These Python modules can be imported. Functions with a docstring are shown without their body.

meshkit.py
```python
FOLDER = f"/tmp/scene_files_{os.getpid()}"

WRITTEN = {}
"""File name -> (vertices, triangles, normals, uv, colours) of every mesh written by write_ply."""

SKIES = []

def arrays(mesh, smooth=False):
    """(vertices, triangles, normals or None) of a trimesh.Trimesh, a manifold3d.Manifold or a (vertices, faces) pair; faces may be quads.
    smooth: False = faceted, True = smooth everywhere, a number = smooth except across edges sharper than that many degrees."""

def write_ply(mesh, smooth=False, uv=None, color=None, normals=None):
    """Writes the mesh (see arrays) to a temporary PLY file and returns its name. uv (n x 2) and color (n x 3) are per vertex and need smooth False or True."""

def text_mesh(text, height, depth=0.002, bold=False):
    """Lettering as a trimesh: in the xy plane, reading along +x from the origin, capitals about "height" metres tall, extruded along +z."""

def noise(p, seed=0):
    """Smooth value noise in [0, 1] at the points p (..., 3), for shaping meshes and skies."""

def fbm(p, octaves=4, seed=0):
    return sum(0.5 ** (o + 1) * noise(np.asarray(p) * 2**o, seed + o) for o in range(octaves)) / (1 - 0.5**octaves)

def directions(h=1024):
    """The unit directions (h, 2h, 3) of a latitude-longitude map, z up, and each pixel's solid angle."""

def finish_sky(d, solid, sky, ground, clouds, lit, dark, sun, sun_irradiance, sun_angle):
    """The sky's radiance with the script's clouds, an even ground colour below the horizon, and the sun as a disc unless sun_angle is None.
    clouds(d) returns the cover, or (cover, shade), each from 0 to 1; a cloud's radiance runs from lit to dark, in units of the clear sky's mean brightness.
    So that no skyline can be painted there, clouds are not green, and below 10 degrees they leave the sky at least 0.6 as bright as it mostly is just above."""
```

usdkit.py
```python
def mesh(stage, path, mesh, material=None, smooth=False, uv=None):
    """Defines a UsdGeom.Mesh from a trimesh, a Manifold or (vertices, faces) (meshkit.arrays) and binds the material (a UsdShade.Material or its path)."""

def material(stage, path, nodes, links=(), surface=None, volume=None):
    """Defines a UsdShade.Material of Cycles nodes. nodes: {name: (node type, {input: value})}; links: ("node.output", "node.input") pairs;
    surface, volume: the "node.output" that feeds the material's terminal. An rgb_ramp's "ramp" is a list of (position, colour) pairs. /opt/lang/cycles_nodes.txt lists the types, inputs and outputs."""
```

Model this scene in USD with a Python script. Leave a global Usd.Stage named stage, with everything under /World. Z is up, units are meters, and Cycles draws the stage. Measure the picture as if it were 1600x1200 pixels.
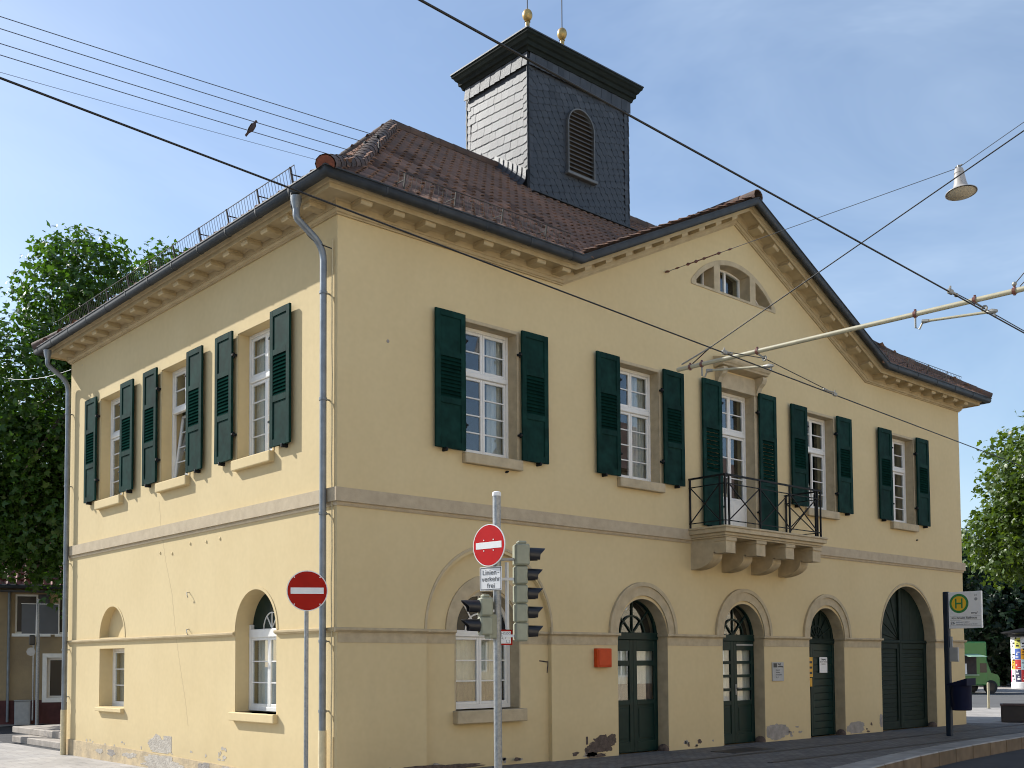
import math, random
import numpy as np, trimesh
import usdkit, meshkit
from pxr import Usd, UsdGeom, UsdLux, UsdShade, Gf, Sdf, Vt
from shapely.geometry import Polygon, Point, box as sbox, LineString
from shapely.ops import unary_union

random.seed(7); rng = np.random.default_rng(11)
stage = Usd.Stage.CreateInMemory()
UsdGeom.SetStageUpAxis(stage, UsdGeom.Tokens.z); UsdGeom.SetStageMetersPerUnit(stage, 1.0)
world = UsdGeom.Xform.Define(stage, '/World'); stage.SetDefaultPrim(world.GetPrim())
UsdGeom.Scope.Define(stage, '/World/Looks')

# ------------------------------------------------------------------ camera, sky, sun, exposure
EYE = np.array([-8.758, -13.263, 1.70])
YAW, PITCH, ROLL, FPX, PX, PY = 0.71946, 0.05007, -0.0052, 1691.37, 757.3, 950.15
SUN = np.array([-1.0, 2.35, 1.87]); SUN /= np.linalg.norm(SUN)
SKY_STRENGTH, SUN_INTENSITY, EXPOSURE = 0.066, 0.64, 1.50
fw = np.array([math.sin(YAW)*math.cos(PITCH), math.cos(YAW)*math.cos(PITCH), math.sin(PITCH)])
r0 = np.array([math.cos(YAW), -math.sin(YAW), 0.0]); u0 = np.cross(r0, fw)
rt = r0*math.cos(ROLL)+u0*math.sin(ROLL); up = -r0*math.sin(ROLL)+u0*math.cos(ROLL)
cam = UsdGeom.Camera.Define(stage, '/World/camera')
cam.AddTransformOp().Set(Gf.Matrix4d(*[float(x) for x in (*rt, 0, *up, 0, *(-fw), 0, *EYE, 1)]))
cam.CreateHorizontalApertureAttr(36.0); cam.CreateVerticalApertureAttr(27.0)
cam.CreateFocalLengthAttr(36.0*FPX/1600)
cam.CreateHorizontalApertureOffsetAttr((800-PX)/1600*36.0)
cam.CreateVerticalApertureOffsetAttr((PY-600)/1600*36.0)
cam.CreateClippingRangeAttr(Gf.Vec2f(0.1, 3000)); cam.CreateExposureAttr(EXPOSURE)

elev = math.asin(SUN[2]); rotn = math.atan2(SUN[0], SUN[1])
sky_m = usdkit.material(stage, '/World/Looks/sky_material', {
    'sky': ('sky_texture', {'sky_type': 'single_scattering', 'sun_disc': False, 'sun_elevation': elev, 'sun_rotation': rotn, 'altitude': 100.0, 'air_density': 1.0, 'aerosol_density': 0.8, 'ozone_density': 1.2}),
    'tc': ('texture_coordinate', {}),
    'mp': ('mapping', {'scale': (1.0, 2.0, 4.5), 'rotation': (0.15, 0.35, 0.9)}),
    'n': ('noise_texture', {'scale': 1.5, 'detail': 6.0, 'roughness': 0.55, 'distortion': 0.6}),
    'rp': ('rgb_ramp', {'ramp': [(0.44, (0.04,)*3), (0.60, (0.20,)*3), (0.78, (0.55,)*3)]}),
    'mx': ('mix', {'color2': (4.3, 5.2, 6.3)}),
    'bg': ('background_shader', {'strength': SKY_STRENGTH})},
    [('tc.generated', 'mp.vector'), ('mp.vector', 'n.vector'), ('n.fac', 'rp.fac'), ('rp.color', 'mx.fac'), ('sky.color', 'mx.color1'), ('mx.color', 'bg.color')], surface='bg.background')
dome = UsdLux.DomeLight.Define(stage, '/World/sky')
UsdShade.MaterialBindingAPI.Apply(dome.GetPrim()).Bind(sky_m)
dome.GetPrim().SetCustomDataByKey('kind', 'structure')
zx = SUN; xx = np.cross([0, 0, 1], zx); xx /= np.linalg.norm(xx); yx = np.cross(zx, xx)
sun = UsdLux.DistantLight.Define(stage, '/World/sun')
sun.AddTransformOp().Set(Gf.Matrix4d(*[float(x) for x in (*xx, 0, *yx, 0, *zx, 0, 0, 0, 50, 1)]))
sun.CreateIntensityAttr(SUN_INTENSITY); sun.CreateNormalizeAttr(True); sun.CreateAngleAttr(0.53); sun.CreateColorAttr(Gf.Vec3f(1.0, 0.975, 0.92))

# ------------------------------------------------------------------ mesh helpers
V = np.array
def unit(a):
    a = np.asarray(a, float); return a/np.linalg.norm(a)
class MB:
    def __init__(s): s.v, s.f, s.n = [], [], 0
    def add(s, v, f, m=None):
        v = np.asarray(v, float); f = np.asarray(f, int)
        if f.ndim == 2 and f.shape[1] == 4: f = np.vstack([f[:, [0, 1, 2]], f[:, [0, 2, 3]]])
        if m is not None: v = v @ np.asarray(m)[:3, :3].T + np.asarray(m)[:3, 3]
        s.v.append(v); s.f.append(f+s.n); s.n += len(v); return s
    def tm(s, t, m=None): return s.add(t.vertices, t.faces, m)
    def box(s, x0, x1, y0, y1, z0, z1, c=0.0, m=None):
        v, f = box_vf(x0, x1, y0, y1, z0, z1, c); return s.add(v, f, m)
    def bar(s, p, q, w, h=None, upv=(0, 0, 1), c=0.0):           # box along p-q: width w sideways, h along up
        h = h or w; p, q = V(p, float), V(q, float); d = q-p; L = np.linalg.norm(d); d = d/L
        a = np.cross(d, upv)
        if np.linalg.norm(a) < 1e-4: a = np.cross(d, (1, 0, 0))
        a = unit(a); b = np.cross(a, d)
        m = np.eye(4); m[:3, 0] = a; m[:3, 1] = d; m[:3, 2] = b; m[:3, 3] = p
        return s.box(-w/2, w/2, 0, L, -h/2, h/2, c, m)
    def tube(s, pts, r, n=8, cap=True):
        pts = np.asarray(pts, float); k = len(pts); r = np.full(k, r, float) if np.ndim(r) == 0 else np.asarray(r, float)
        t = np.gradient(pts, axis=0); t /= np.linalg.norm(t, axis=1)[:, None]
        a = np.cross(t[0], (0, 0, 1)) if abs(t[0][2]) < 0.9 else np.cross(t[0], (1, 0, 0)); a = unit(a)
        ang = np.arange(n)/n*2*np.pi; vs = []
        for i in range(k):
            a = unit(a-t[i]*(a@t[i])); b = np.cross(t[i], a)
            vs.append(pts[i]+r[i]*(np.cos(ang)[:, None]*a+np.sin(ang)[:, None]*b))
        v = np.vstack(vs); f = []
        for i in range(k-1):
            for j in range(n):
                j2 = (j+1) % n; f += [[i*n+j, i*n+j2, (i+1)*n+j2], [i*n+j, (i+1)*n+j2, (i+1)*n+j]]
        if cap:
            v = np.vstack([v, pts[0], pts[-1]]); c0, c1 = k*n, k*n+1
            for j in range(n):
                j2 = (j+1) % n; f += [[c0, j2, j], [c1, (k-1)*n+j, (k-1)*n+j2]]
        return s.add(v, f)
    def lathe(s, prof, n=20, m=None):                             # prof: (r, z) pairs
        prof = np.asarray(prof, float); k = len(prof); ang = np.arange(n)/n*2*np.pi
        v = np.vstack([np.stack([p[0]*np.cos(ang), p[0]*np.sin(ang), np.full(n, p[1])], 1) for p in prof]); f = []
        for i in range(k-1):
            for j in range(n):
                j2 = (j+1) % n; f += [[i*n+j, i*n+j2, (i+1)*n+j2], [i*n+j, (i+1)*n+j2, (i+1)*n+j]]
        return s.add(v, f, m)
    def ext(s, poly, frame, d0, d1):                              # extrude a shapely polygon on a facade frame from depth d0 to d1 (outwards)
        polys = getattr(poly, 'geoms', [poly])
        for g in polys:
            if g.is_empty or g.area < 1e-7: continue
            t = trimesh.creation.extrude_polygon(g, d1-d0, engine='earcut')
            v = np.array(t.vertices); v[:, 2] += d0
            s.add(frame(v), t.faces if frame.right else t.faces[:, ::-1])
        return s
    def sweep(s, frames, prof, closed_prof=True, caps=True):      # frames: (P, out, up) mitres; prof (o, u)
        prof = np.asarray(prof, float); n = len(prof)
        v = np.vstack([P+prof[:, :1]*np.asarray(o)+prof[:, 1:]*np.asarray(u) for P, o, u in frames]); f = []
        rng_ = range(n) if closed_prof else range(n-1)
        for i in range(len(frames)-1):
            for j in rng_:
                j2 = (j+1) % n; f += [[i*n+j, (i+1)*n+j2, i*n+j2], [i*n+j, (i+1)*n+j, (i+1)*n+j2]]
        if caps and closed_prof:
            try:
                t = trimesh.creation.triangulate_polygon(Polygon(prof), engine='earcut')
                fi = np.asarray(t[1]); pv = np.asarray(t[0])
                idx = [int(np.argmin(((prof-q)**2).sum(1))) for q in pv]
                fi = np.array([[idx[a] for a in tri] for tri in fi])
                f = f+fi.tolist()+(fi[:, ::-1]+(len(frames)-1)*n).tolist()
            except Exception: pass
        return s.add(v, f)
    def get(s): return (np.vstack(s.v), np.vstack(s.f))
def box_vf(x0, x1, y0, y1, z0, z1, c=0.0):
    if c <= 0:
        v = V([[x, y, z] for x in (x0, x1) for y in (y0, y1) for z in (z0, z1)], float)
        return v, V([[0, 1, 3, 2], [4, 6, 7, 5], [0, 4, 5, 1], [2, 3, 7, 6], [0, 2, 6, 4], [1, 5, 7, 3]])
    c = min(c, (x1-x0)*0.45, (y1-y0)*0.45, (z1-z0)*0.45)
    lo, hi = V([x0, y0, z0]), V([x1, y1, z1]); P = []
    for sx in (0, 1):
        for sy in (0, 1):
            for sz in (0, 1):
                base = np.where([sx, sy, sz], hi, lo); ins = np.where([sx, sy, sz], -c, c)
                for k in range(3):
                    q = base+ins; q[k] = base[k]; P.append(q)
    h = trimesh.convex.convex_hull(np.array(P)); return np.array(h.vertices), np.array(h.faces)
class Frame:
    """(u, v, d): along the facade, up, outwards."""
    def __init__(s, o, u, d):
        s.o, s.u, s.d = V(o, float), V(u, float), V(d, float); s.right = np.dot(np.cross(s.u, (0, 0, 1)), s.d) > 0
    def __call__(s, p):
        p = np.atleast_2d(np.asarray(p, float)); return s.o+p[:, :1]*s.u+p[:, 1:2]*V([0, 0, 1.0])+p[:, 2:3]*s.d
    def pt(s, u, v, d=0.0): return s([[u, v, d]])[0]
FF = Frame((0, 0, 0), (1, 0, 0), (0, -1, 0))       # front facade
FL = Frame((0, 0, 0), (0, 1, 0), (-1, 0, 0))       # left facade
def fbox(mb, fr, u0, u1, v0, v1, d0, d1, c=0.0):
    v, f = box_vf(u0, u1, v0, v1, d0, d1, c); f = np.asarray(f)
    if f.shape[1] == 4: f = np.vstack([f[:, [0, 1, 2]], f[:, [0, 2, 3]]])
    mb.add(fr(v), f if fr.right else f[:, ::-1]); return mb

_count = {}
def path_of(parent, name):
    p = str(parent.GetPath()) if parent is not None else '/World'
    k = p+'/'+name; i = _count.get(k, 0); _count[k] = i+1
    return k if i == 0 else f'{k}_{i:03d}'
def tag(o, label=None, cat=None, group=None, kind=None):
    o = o.GetPrim() if hasattr(o, 'GetPrim') else o
    for k, t in (('label', label), ('category', cat), ('group', group), ('kind', kind)):
        if t: o.SetCustomDataByKey(k, t)
    return o
def xf(name, parent=None, loc=None, rotz=0.0, **k):
    x = UsdGeom.Xform.Define(stage, path_of(parent, name))
    if loc is not None: x.AddTranslateOp().Set(Gf.Vec3d(*map(float, loc)))
    if rotz: x.AddRotateZOp().Set(math.degrees(rotz))
    return tag(x, **k)
def part(name, mb, mat, parent=None, smooth=False, **k):
    vf = mb.get() if isinstance(mb, MB) else mb
    m = usdkit.mesh(stage, path_of(parent, name), vf, mat, smooth=smooth)
    return tag(m, **k)

# ------------------------------------------------------------------ materials
def mat(name, base, rough=0.6, var=0.0, scale=3.0, bump=0.0, bscale=40.0, metal=0.0, spec=0.5, rnd=0.0, col2=None, coat=0.0, extra=None):
    base = V(base, float)
    nodes = {'p': ('principled_bsdf', {'roughness': rough, 'metallic': metal, 'specular_ior_level': spec, 'base_color': tuple(base), 'coat_weight': coat})}; links = []
    out = None
    if var or col2 is not None:
        c2 = V(col2, float) if col2 is not None else base*(1-var); c1 = base if col2 is not None else np.minimum(base*(1+var*0.6), 0.9)
        nodes['g'] = ('geometry', {}); nodes['n'] = ('noise_texture', {'scale': scale, 'detail': 6.0, 'roughness': 0.62})
        nodes['r'] = ('rgb_ramp', {'ramp': [(0.32, tuple(c2)), (0.68, tuple(c1))]})
        links += [('g.position', 'n.vector'), ('n.fac', 'r.fac')]; out = 'r.color'
    if rnd:
        nodes['oi'] = ('object_info', {}); nodes['gi'] = ('geometry', {}); nodes['ad'] = ('math', {'math_type': 'add'}); nodes['fr'] = ('math', {'math_type': 'fraction'})
        nodes['mr'] = ('map_range', {'to_min': 1-rnd, 'to_max': 1+rnd*0.8}); nodes['mm'] = ('mix', {'mix_type': 'multiply', 'fac': 1.0, 'color1': tuple(base)})
        nodes['cc'] = ('combine_color', {})
        links += [('oi.random', 'ad.value1'), ('gi.random_per_island', 'ad.value2'), ('ad.value', 'fr.value1'), ('fr.value', 'mr.value'), ('mr.result', 'cc.r'), ('mr.result', 'cc.g'), ('mr.result', 'cc.b'), ('cc.color', 'mm.color2')]
        if out: links.append((out, 'mm.color1'))
        out = 'mm.color'
    if out: links.append((out, 'p.base_color'))
    if bump:
        nodes['g2'] = ('geometry', {}); nodes['nb'] = ('noise_texture', {'scale': bscale, 'detail': 5.0, 'roughness': 0.6}); nodes['b'] = ('bump', {'strength': bump, 'distance': 0.02})
        links += [('g2.position', 'nb.vector'), ('nb.fac', 'b.height'), ('b.normal', 'p.normal')]
    return usdkit.material(stage, '/World/Looks/'+name, nodes, links, surface='p.BSDF')

def plaster(name, c1, c2, stain):
    """painted lime render: broad tone drift, rain streaks, damp and dirt low down"""
    return usdkit.material(stage, '/World/Looks/'+name, {
        'g': ('geometry', {}), 'n1': ('noise_texture', {'scale': 0.55, 'detail': 5.0, 'roughness': 0.6}),
        'r1': ('rgb_ramp', {'ramp': [(0.3, c1), (0.7, c2)]}),
        'mp': ('mapping', {'scale': (2.6, 2.6, 0.22)}), 'n2': ('noise_texture', {'scale': 1.0, 'detail': 6.0, 'roughness': 0.65}),
        'r2': ('rgb_ramp', {'ramp': [(0.55, (0,)*3), (0.85, (0.19,)*3)]}),
        'm1': ('mix', {'color2': stain}),
        'n4': ('noise_texture', {'scale': 9.0, 'detail': 6.0, 'roughness': 0.7}), 'r4': ('rgb_ramp', {'ramp': [(0.35, (0.965,)*3), (0.65, (1.02,)*3)]}),
        'm4': ('mix', {'mix_type': 'multiply', 'fac': 1.0}),
        'sx': ('separate_xyz', {}), 'mz': ('map_range', {'from_min': -0.2, 'from_max': 0.75, 'to_min': 0.55, 'to_max': 0.0, 'clamp': True}),
        'n3': ('noise_texture', {'scale': 2.4, 'detail': 6.0}), 'mu': ('math', {'math_type': 'multiply'}),
        'm2': ('mix', {'color2': tuple(V(stain)*0.8)}),
        'nb': ('noise_texture', {'scale': 26.0, 'detail': 6.0, 'roughness': 0.65}), 'b': ('bump', {'strength': 0.05, 'distance': 0.02}),
        'p': ('principled_bsdf', {'roughness': 0.92, 'specular_ior_level': 0.18})},
        [('g.position', 'n1.vector'), ('n1.fac', 'r1.fac'), ('g.position', 'mp.vector'), ('mp.vector', 'n2.vector'), ('n2.fac', 'r2.fac'), ('r2.color', 'm1.fac'), ('r1.color', 'm1.color1'),
         ('g.position', 'n4.vector'), ('n4.fac', 'r4.fac'), ('m1.color', 'm4.color1'), ('r4.color', 'm4.color2'),
         ('g.position', 'sx.vector'), ('sx.z', 'mz.value'), ('g.position', 'n3.vector'), ('mz.result', 'mu.value1'), ('n3.fac', 'mu.value2'), ('mu.value', 'm2.fac'), ('m4.color', 'm2.color1'), ('m2.color', 'p.base_color'),
         ('g.position', 'nb.vector'), ('nb.fac', 'b.height'), ('b.normal', 'p.normal')], surface='p.BSDF')
def leafmat(name, ca, cb, tr):
    return usdkit.material(stage, '/World/Looks/'+name, {
        'g': ('geometry', {}), 'r': ('rgb_ramp', {'ramp': [(0.0, ca), (0.7, cb), (1.0, tuple(V(cb)*V([1.5, 1.25, 0.9])))]}),
        'n': ('noise_texture', {'scale': 0.7, 'detail': 2.0}), 'ad': ('math', {'math_type': 'multiply_add', 'value2': 0.7, 'value3': -0.1}), 'a2': ('math', {'math_type': 'multiply_add', 'value2': 0.5}),
        'p': ('principled_bsdf', {'roughness': 0.42, 'specular_ior_level': 0.5}), 't': ('translucent_bsdf', {}), 'hm': ('mix', {'mix_type': 'multiply', 'fac': 1.0, 'color2': tr}), 'm': ('mix_closure', {'fac': 0.42})},
        [('g.random_per_island', 'a2.value1'), ('n.fac', 'ad.value1'), ('g.position', 'n.vector'), ('ad.value', 'a2.value3'), ('a2.value', 'r.fac'), ('r.color', 'p.base_color'), ('r.color', 'hm.color1'), ('hm.color', 't.color'), ('p.BSDF', 'm.closure1'), ('t.BSDF', 'm.closure2')], surface='m.closure')
def glassmat(name, tint=(1, 1, 1), rough=0.0):
    return usdkit.material(stage, '/World/Looks/'+name, {
        'gb': ('geometry', {}), 'io': ('map_range', {'to_min': 1.65, 'to_max': 0.606}), 'f': ('fresnel', {}), 't': ('transparent_bsdf', {'color': tint}), 'g': ('glossy_bsdf', {'roughness': rough, 'color': (0.95, 0.97, 1.0)}), 'm': ('mix_closure', {})},
        [('gb.backfacing', 'io.value'), ('io.result', 'f.IOR'), ('f.fac', 'm.fac'), ('t.BSDF', 'm.closure1'), ('g.BSDF', 'm.closure2')], surface='m.closure')
M = {}
M['plaster'] = plaster('yellow_plaster', (0.575, 0.455, 0.255), (0.615, 0.495, 0.285), (0.44, 0.35, 0.21))
M['plinth'] = mat('plinth_render', (0.56, 0.44, 0.27), 0.9, scale=3.0, bump=0.6, bscale=18, col2=(0.34, 0.28, 0.20), spec=0.2)
M['stone'] = mat('sandstone_trim', (0.46, 0.375, 0.245), 0.85, var=0.16, scale=5, bump=0.25, bscale=60, spec=0.25)
M['cornice'] = mat('cornice_stone', (0.48, 0.385, 0.235), 0.85, scale=4, bump=0.2, bscale=40, col2=(0.39, 0.305, 0.18), spec=0.2)
M['band'] = mat('band_stone', (0.48, 0.395, 0.275), 0.85, scale=6, bump=0.25, bscale=50, col2=(0.40, 0.325, 0.225), spec=0.2)
M['slat'] = mat('green_slat_paint', (0.005, 0.024, 0.019), 0.9, var=0.25, scale=7, rnd=0.15, spec=0.0)
M['shutter'] = mat('green_shutter_paint', (0.007, 0.031, 0.025), 0.6, var=0.42, scale=5, bump=0.06, bscale=25, rnd=0.15, spec=0.04)
M['door'] = mat('dark_green_door_paint', (0.005, 0.021, 0.017), 0.4, var=0.25, scale=6, bump=0.08, bscale=30, spec=0.2)
M['gate'] = mat('gate_boards_paint', (0.012, 0.023, 0.018), 0.6, var=0.3, scale=8, bump=0.12, bscale=30, rnd=0.08, spec=0.12)
M['white'] = mat('white_window_paint', (0.74, 0.73, 0.70), 0.4, var=0.06, scale=8)
M['glass'] = glassmat('window_glass', (0.90, 0.93, 0.93))
M['darkpane'] = mat('dark_painted_fanlight', (0.016, 0.018, 0.020), 0.15, spec=0.3)  # opaque pane, dark room and dim reflection painted into its colour
M['curtain'] = mat('white_curtain', (0.62, 0.60, 0.56), 0.9, var=0.12, scale=3)
M['blind'] = mat('grey_blind', (0.48, 0.46, 0.42), 0.9, var=0.10, scale=3)
M['brown'] = mat('brown_curtain', (0.16, 0.10, 0.085), 0.9, var=0.2, scale=4)
M['dark'] = mat('dark_interior', (0.045, 0.04, 0.036), 0.95)
M['tile'] = mat('clay_tile', (0.245, 0.138, 0.094), 0.88, scale=1.3, bump=0.35, bscale=45, col2=(0.13, 0.090, 0.072), rnd=0.50, spec=0.15)
M['ridge'] = mat('ridge_tile_clay', (0.12, 0.070, 0.050), 0.8, scale=3.0, bump=0.4, bscale=40, col2=(0.055, 0.045, 0.04), rnd=0.25, spec=0.3)
M['orange'] = mat('fresh_clay_end', (0.15, 0.040, 0.018), 0.8, var=0.3, scale=14)
M['slate'] = mat('slate', (0.042, 0.045, 0.052), 0.55, scale=5, bump=0.25, bscale=30, col2=(0.026, 0.029, 0.036), rnd=0.30, spec=0.36)
M['zinc'] = mat('weathered_zinc', (0.20, 0.22, 0.24), 0.45, var=0.25, scale=5, metal=0.55, bump=0.05)
M['gutter'] = mat('dark_zinc_gutter', (0.040, 0.044, 0.048), 0.55, var=0.3, scale=4, metal=0.15, spec=0.25)
M['foot'] = mat('drain_foot_paint', (0.55, 0.46, 0.28), 0.7, var=0.2, scale=6)
M['iron'] = mat('black_iron', (0.010, 0.011, 0.012), 0.6, var=0.2, scale=12, spec=0.2)
M['galv'] = mat('galvanised_steel', (0.36, 0.37, 0.37), 0.5, scale=26, metal=0.65, col2=(0.22, 0.23, 0.24), bump=0.1, bscale=80)
M['guard'] = mat('weathered_guard_steel', (0.07, 0.064, 0.060), 0.75, scale=20, metal=0.1, col2=(0.045, 0.04, 0.036), spec=0.2)
M['gold'] = mat('gilded_copper', (0.55, 0.36, 0.12), 0.42, scale=9, metal=0.7, col2=(0.26, 0.18, 0.08))
M['towertrim'] = mat('tower_eave_board', (0.010, 0.013, 0.010), 0.8, var=0.3, scale=5, spec=0.15)
M['louvre'] = mat('weathered_louvre', (0.075, 0.070, 0.066), 0.7, var=0.25, scale=9)
M['frame_grey'] = mat('grey_louvre_frame', (0.11, 0.11, 0.11), 0.6, var=0.2, scale=9)
M['mortar'] = mat('bare_mortar', (0.36, 0.33, 0.30), 0.95, scale=7, bump=0.9, bscale=30, col2=(0.24, 0.22, 0.20), spec=0.1)
M['crackm'] = mat('hairline_crack_shade', (0.40, 0.31, 0.19), 0.95)
M['mortar_pale'] = mat('pale_bare_mortar', (0.50, 0.46, 0.40), 0.95, scale=7, bump=0.9, bscale=30, col2=(0.36, 0.325, 0.28), spec=0.1)
M['mortar_dark'] = mat('dark_damp_mortar', (0.15, 0.115, 0.095), 0.95, scale=12, bump=0.9, bscale=30, col2=(0.07, 0.055, 0.05), spec=0.1)
M['red'] = mat('sign_red', (0.46, 0.002, 0.004), 0.5, var=0.06, scale=4, spec=0.15)
M['red_deep'] = mat('sign_red_deep', (0.36, 0.010, 0.004), 0.55, var=0.12, scale=5, spec=0.15)  # deeper, duller red for the lone sign and the hydrant plate
M['signwhite'] = mat('sign_white', (0.74, 0.74, 0.74), 0.42, var=0.05, scale=9)
M['signgrey'] = mat('sign_back_grey', (0.33, 0.34, 0.35), 0.5, var=0.1, scale=9, metal=0.4)
M['black'] = mat('black_lettering', (0.012, 0.012, 0.014), 0.5)
M['greytext'] = mat('grey_lettering', (0.12, 0.12, 0.13), 0.5)
M['signal'] = mat('signal_housing_greygreen', (0.27, 0.28, 0.21), 0.5, var=0.14, scale=6)
M['visor'] = mat('signal_visor_black', (0.010, 0.010, 0.012), 0.4)
M['lens'] = mat('signal_lens_dark', (0.02, 0.022, 0.025), 0.15)
M['boom'] = mat('cream_painted_tube', (0.38, 0.345, 0.235), 0.45, var=0.12, scale=9)
M['insul'] = mat('brown_porcelain', (0.15, 0.06, 0.045), 0.25, var=0.2, scale=20)
M['fitting'] = mat('grey_fitting', (0.28, 0.27, 0.24), 0.45, metal=0.5, var=0.2, scale=30)
M['wire'] = mat('black_wire', (0.010, 0.010, 0.010), 0.5, metal=0.2)
M['wiregrey'] = mat('thin_grey_wire', (0.06, 0.065, 0.07), 0.5, metal=0.3)
M['lamp'] = mat('grey_lamp_enamel', (0.36, 0.34, 0.32), 0.5, spec=0.25)
M['lampin'] = mat('lamp_diffuser', (0.50, 0.45, 0.36), 0.6, spec=0.2)
M['orangebox'] = mat('orange_enamel', (0.52, 0.060, 0.010), 0.5, var=0.12, scale=9, spec=0.2)
M['yellow'] = mat('yellow_notice', (0.68, 0.36, 0.02), 0.5)
M['hgreen'] = mat('stop_sign_green', (0.028, 0.20, 0.055), 0.4)
M['hyellow'] = mat('stop_sign_yellow', (0.72, 0.44, 0.02), 0.4)
M['bluepole'] = mat('dark_blue_pole', (0.008, 0.017, 0.032), 0.45, var=0.15, scale=8, spec=0.25)
M['bin'] = mat('blue_black_bin', (0.006, 0.009, 0.030), 0.55, var=0.15, scale=5, spec=0.1)
M['asphalt'] = mat('asphalt', (0.075, 0.075, 0.078), 0.9, scale=1.2, bump=0.5, bscale=90, col2=(0.055, 0.055, 0.058), spec=0.25)
M['road'] = mat('road_asphalt', (0.13, 0.13, 0.13), 0.9, scale=0.6, bump=0.4, bscale=70, col2=(0.10, 0.10, 0.10), spec=0.25)
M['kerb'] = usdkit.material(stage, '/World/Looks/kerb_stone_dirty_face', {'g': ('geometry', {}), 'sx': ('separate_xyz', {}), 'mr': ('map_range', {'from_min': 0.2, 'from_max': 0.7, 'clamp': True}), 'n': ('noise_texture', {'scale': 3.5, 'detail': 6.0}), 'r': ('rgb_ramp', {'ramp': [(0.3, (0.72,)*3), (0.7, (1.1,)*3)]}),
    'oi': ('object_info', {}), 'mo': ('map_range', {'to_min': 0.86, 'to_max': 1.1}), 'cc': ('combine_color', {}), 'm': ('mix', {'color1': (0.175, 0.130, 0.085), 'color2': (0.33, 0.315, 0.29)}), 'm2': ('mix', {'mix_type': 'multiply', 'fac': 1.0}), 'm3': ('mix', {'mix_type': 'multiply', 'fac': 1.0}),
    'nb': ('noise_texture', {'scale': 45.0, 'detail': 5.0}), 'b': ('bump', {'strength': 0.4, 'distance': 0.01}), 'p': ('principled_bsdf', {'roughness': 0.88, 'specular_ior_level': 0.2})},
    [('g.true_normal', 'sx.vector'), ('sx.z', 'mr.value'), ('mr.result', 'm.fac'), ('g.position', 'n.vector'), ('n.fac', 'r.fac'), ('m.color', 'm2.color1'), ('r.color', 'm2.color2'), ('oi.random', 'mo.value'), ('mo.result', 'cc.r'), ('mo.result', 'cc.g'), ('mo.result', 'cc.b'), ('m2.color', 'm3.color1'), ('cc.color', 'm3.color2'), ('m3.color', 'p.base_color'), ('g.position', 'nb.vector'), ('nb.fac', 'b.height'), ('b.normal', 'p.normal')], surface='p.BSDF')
M['groove'] = mat('dark_channel_iron', (0.030, 0.027, 0.026), 0.6, var=0.3, scale=8)
M['bark'] = mat('plane_bark', (0.16, 0.13, 0.10), 0.9, scale=5, bump=0.8, bscale=12, col2=(0.08, 0.065, 0.05))
M['leaf'] = leafmat('plane_leaf', (0.030, 0.080, 0.012), (0.085, 0.165, 0.022), (1.25, 1.3, 0.45))
M['leaf2'] = leafmat('sun_painted_plane_leaf', (0.048, 0.092, 0.014), (0.120, 0.175, 0.026), (1.3, 1.25, 0.45))  # plane leaf colour brightened, sunlight painted in
M['leaf3'] = leafmat('shade_painted_leaf', (0.010, 0.026, 0.010), (0.024, 0.052, 0.018), (0.7, 0.9, 0.5))  # leaf colour darkened to stand for trees in shadow
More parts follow.
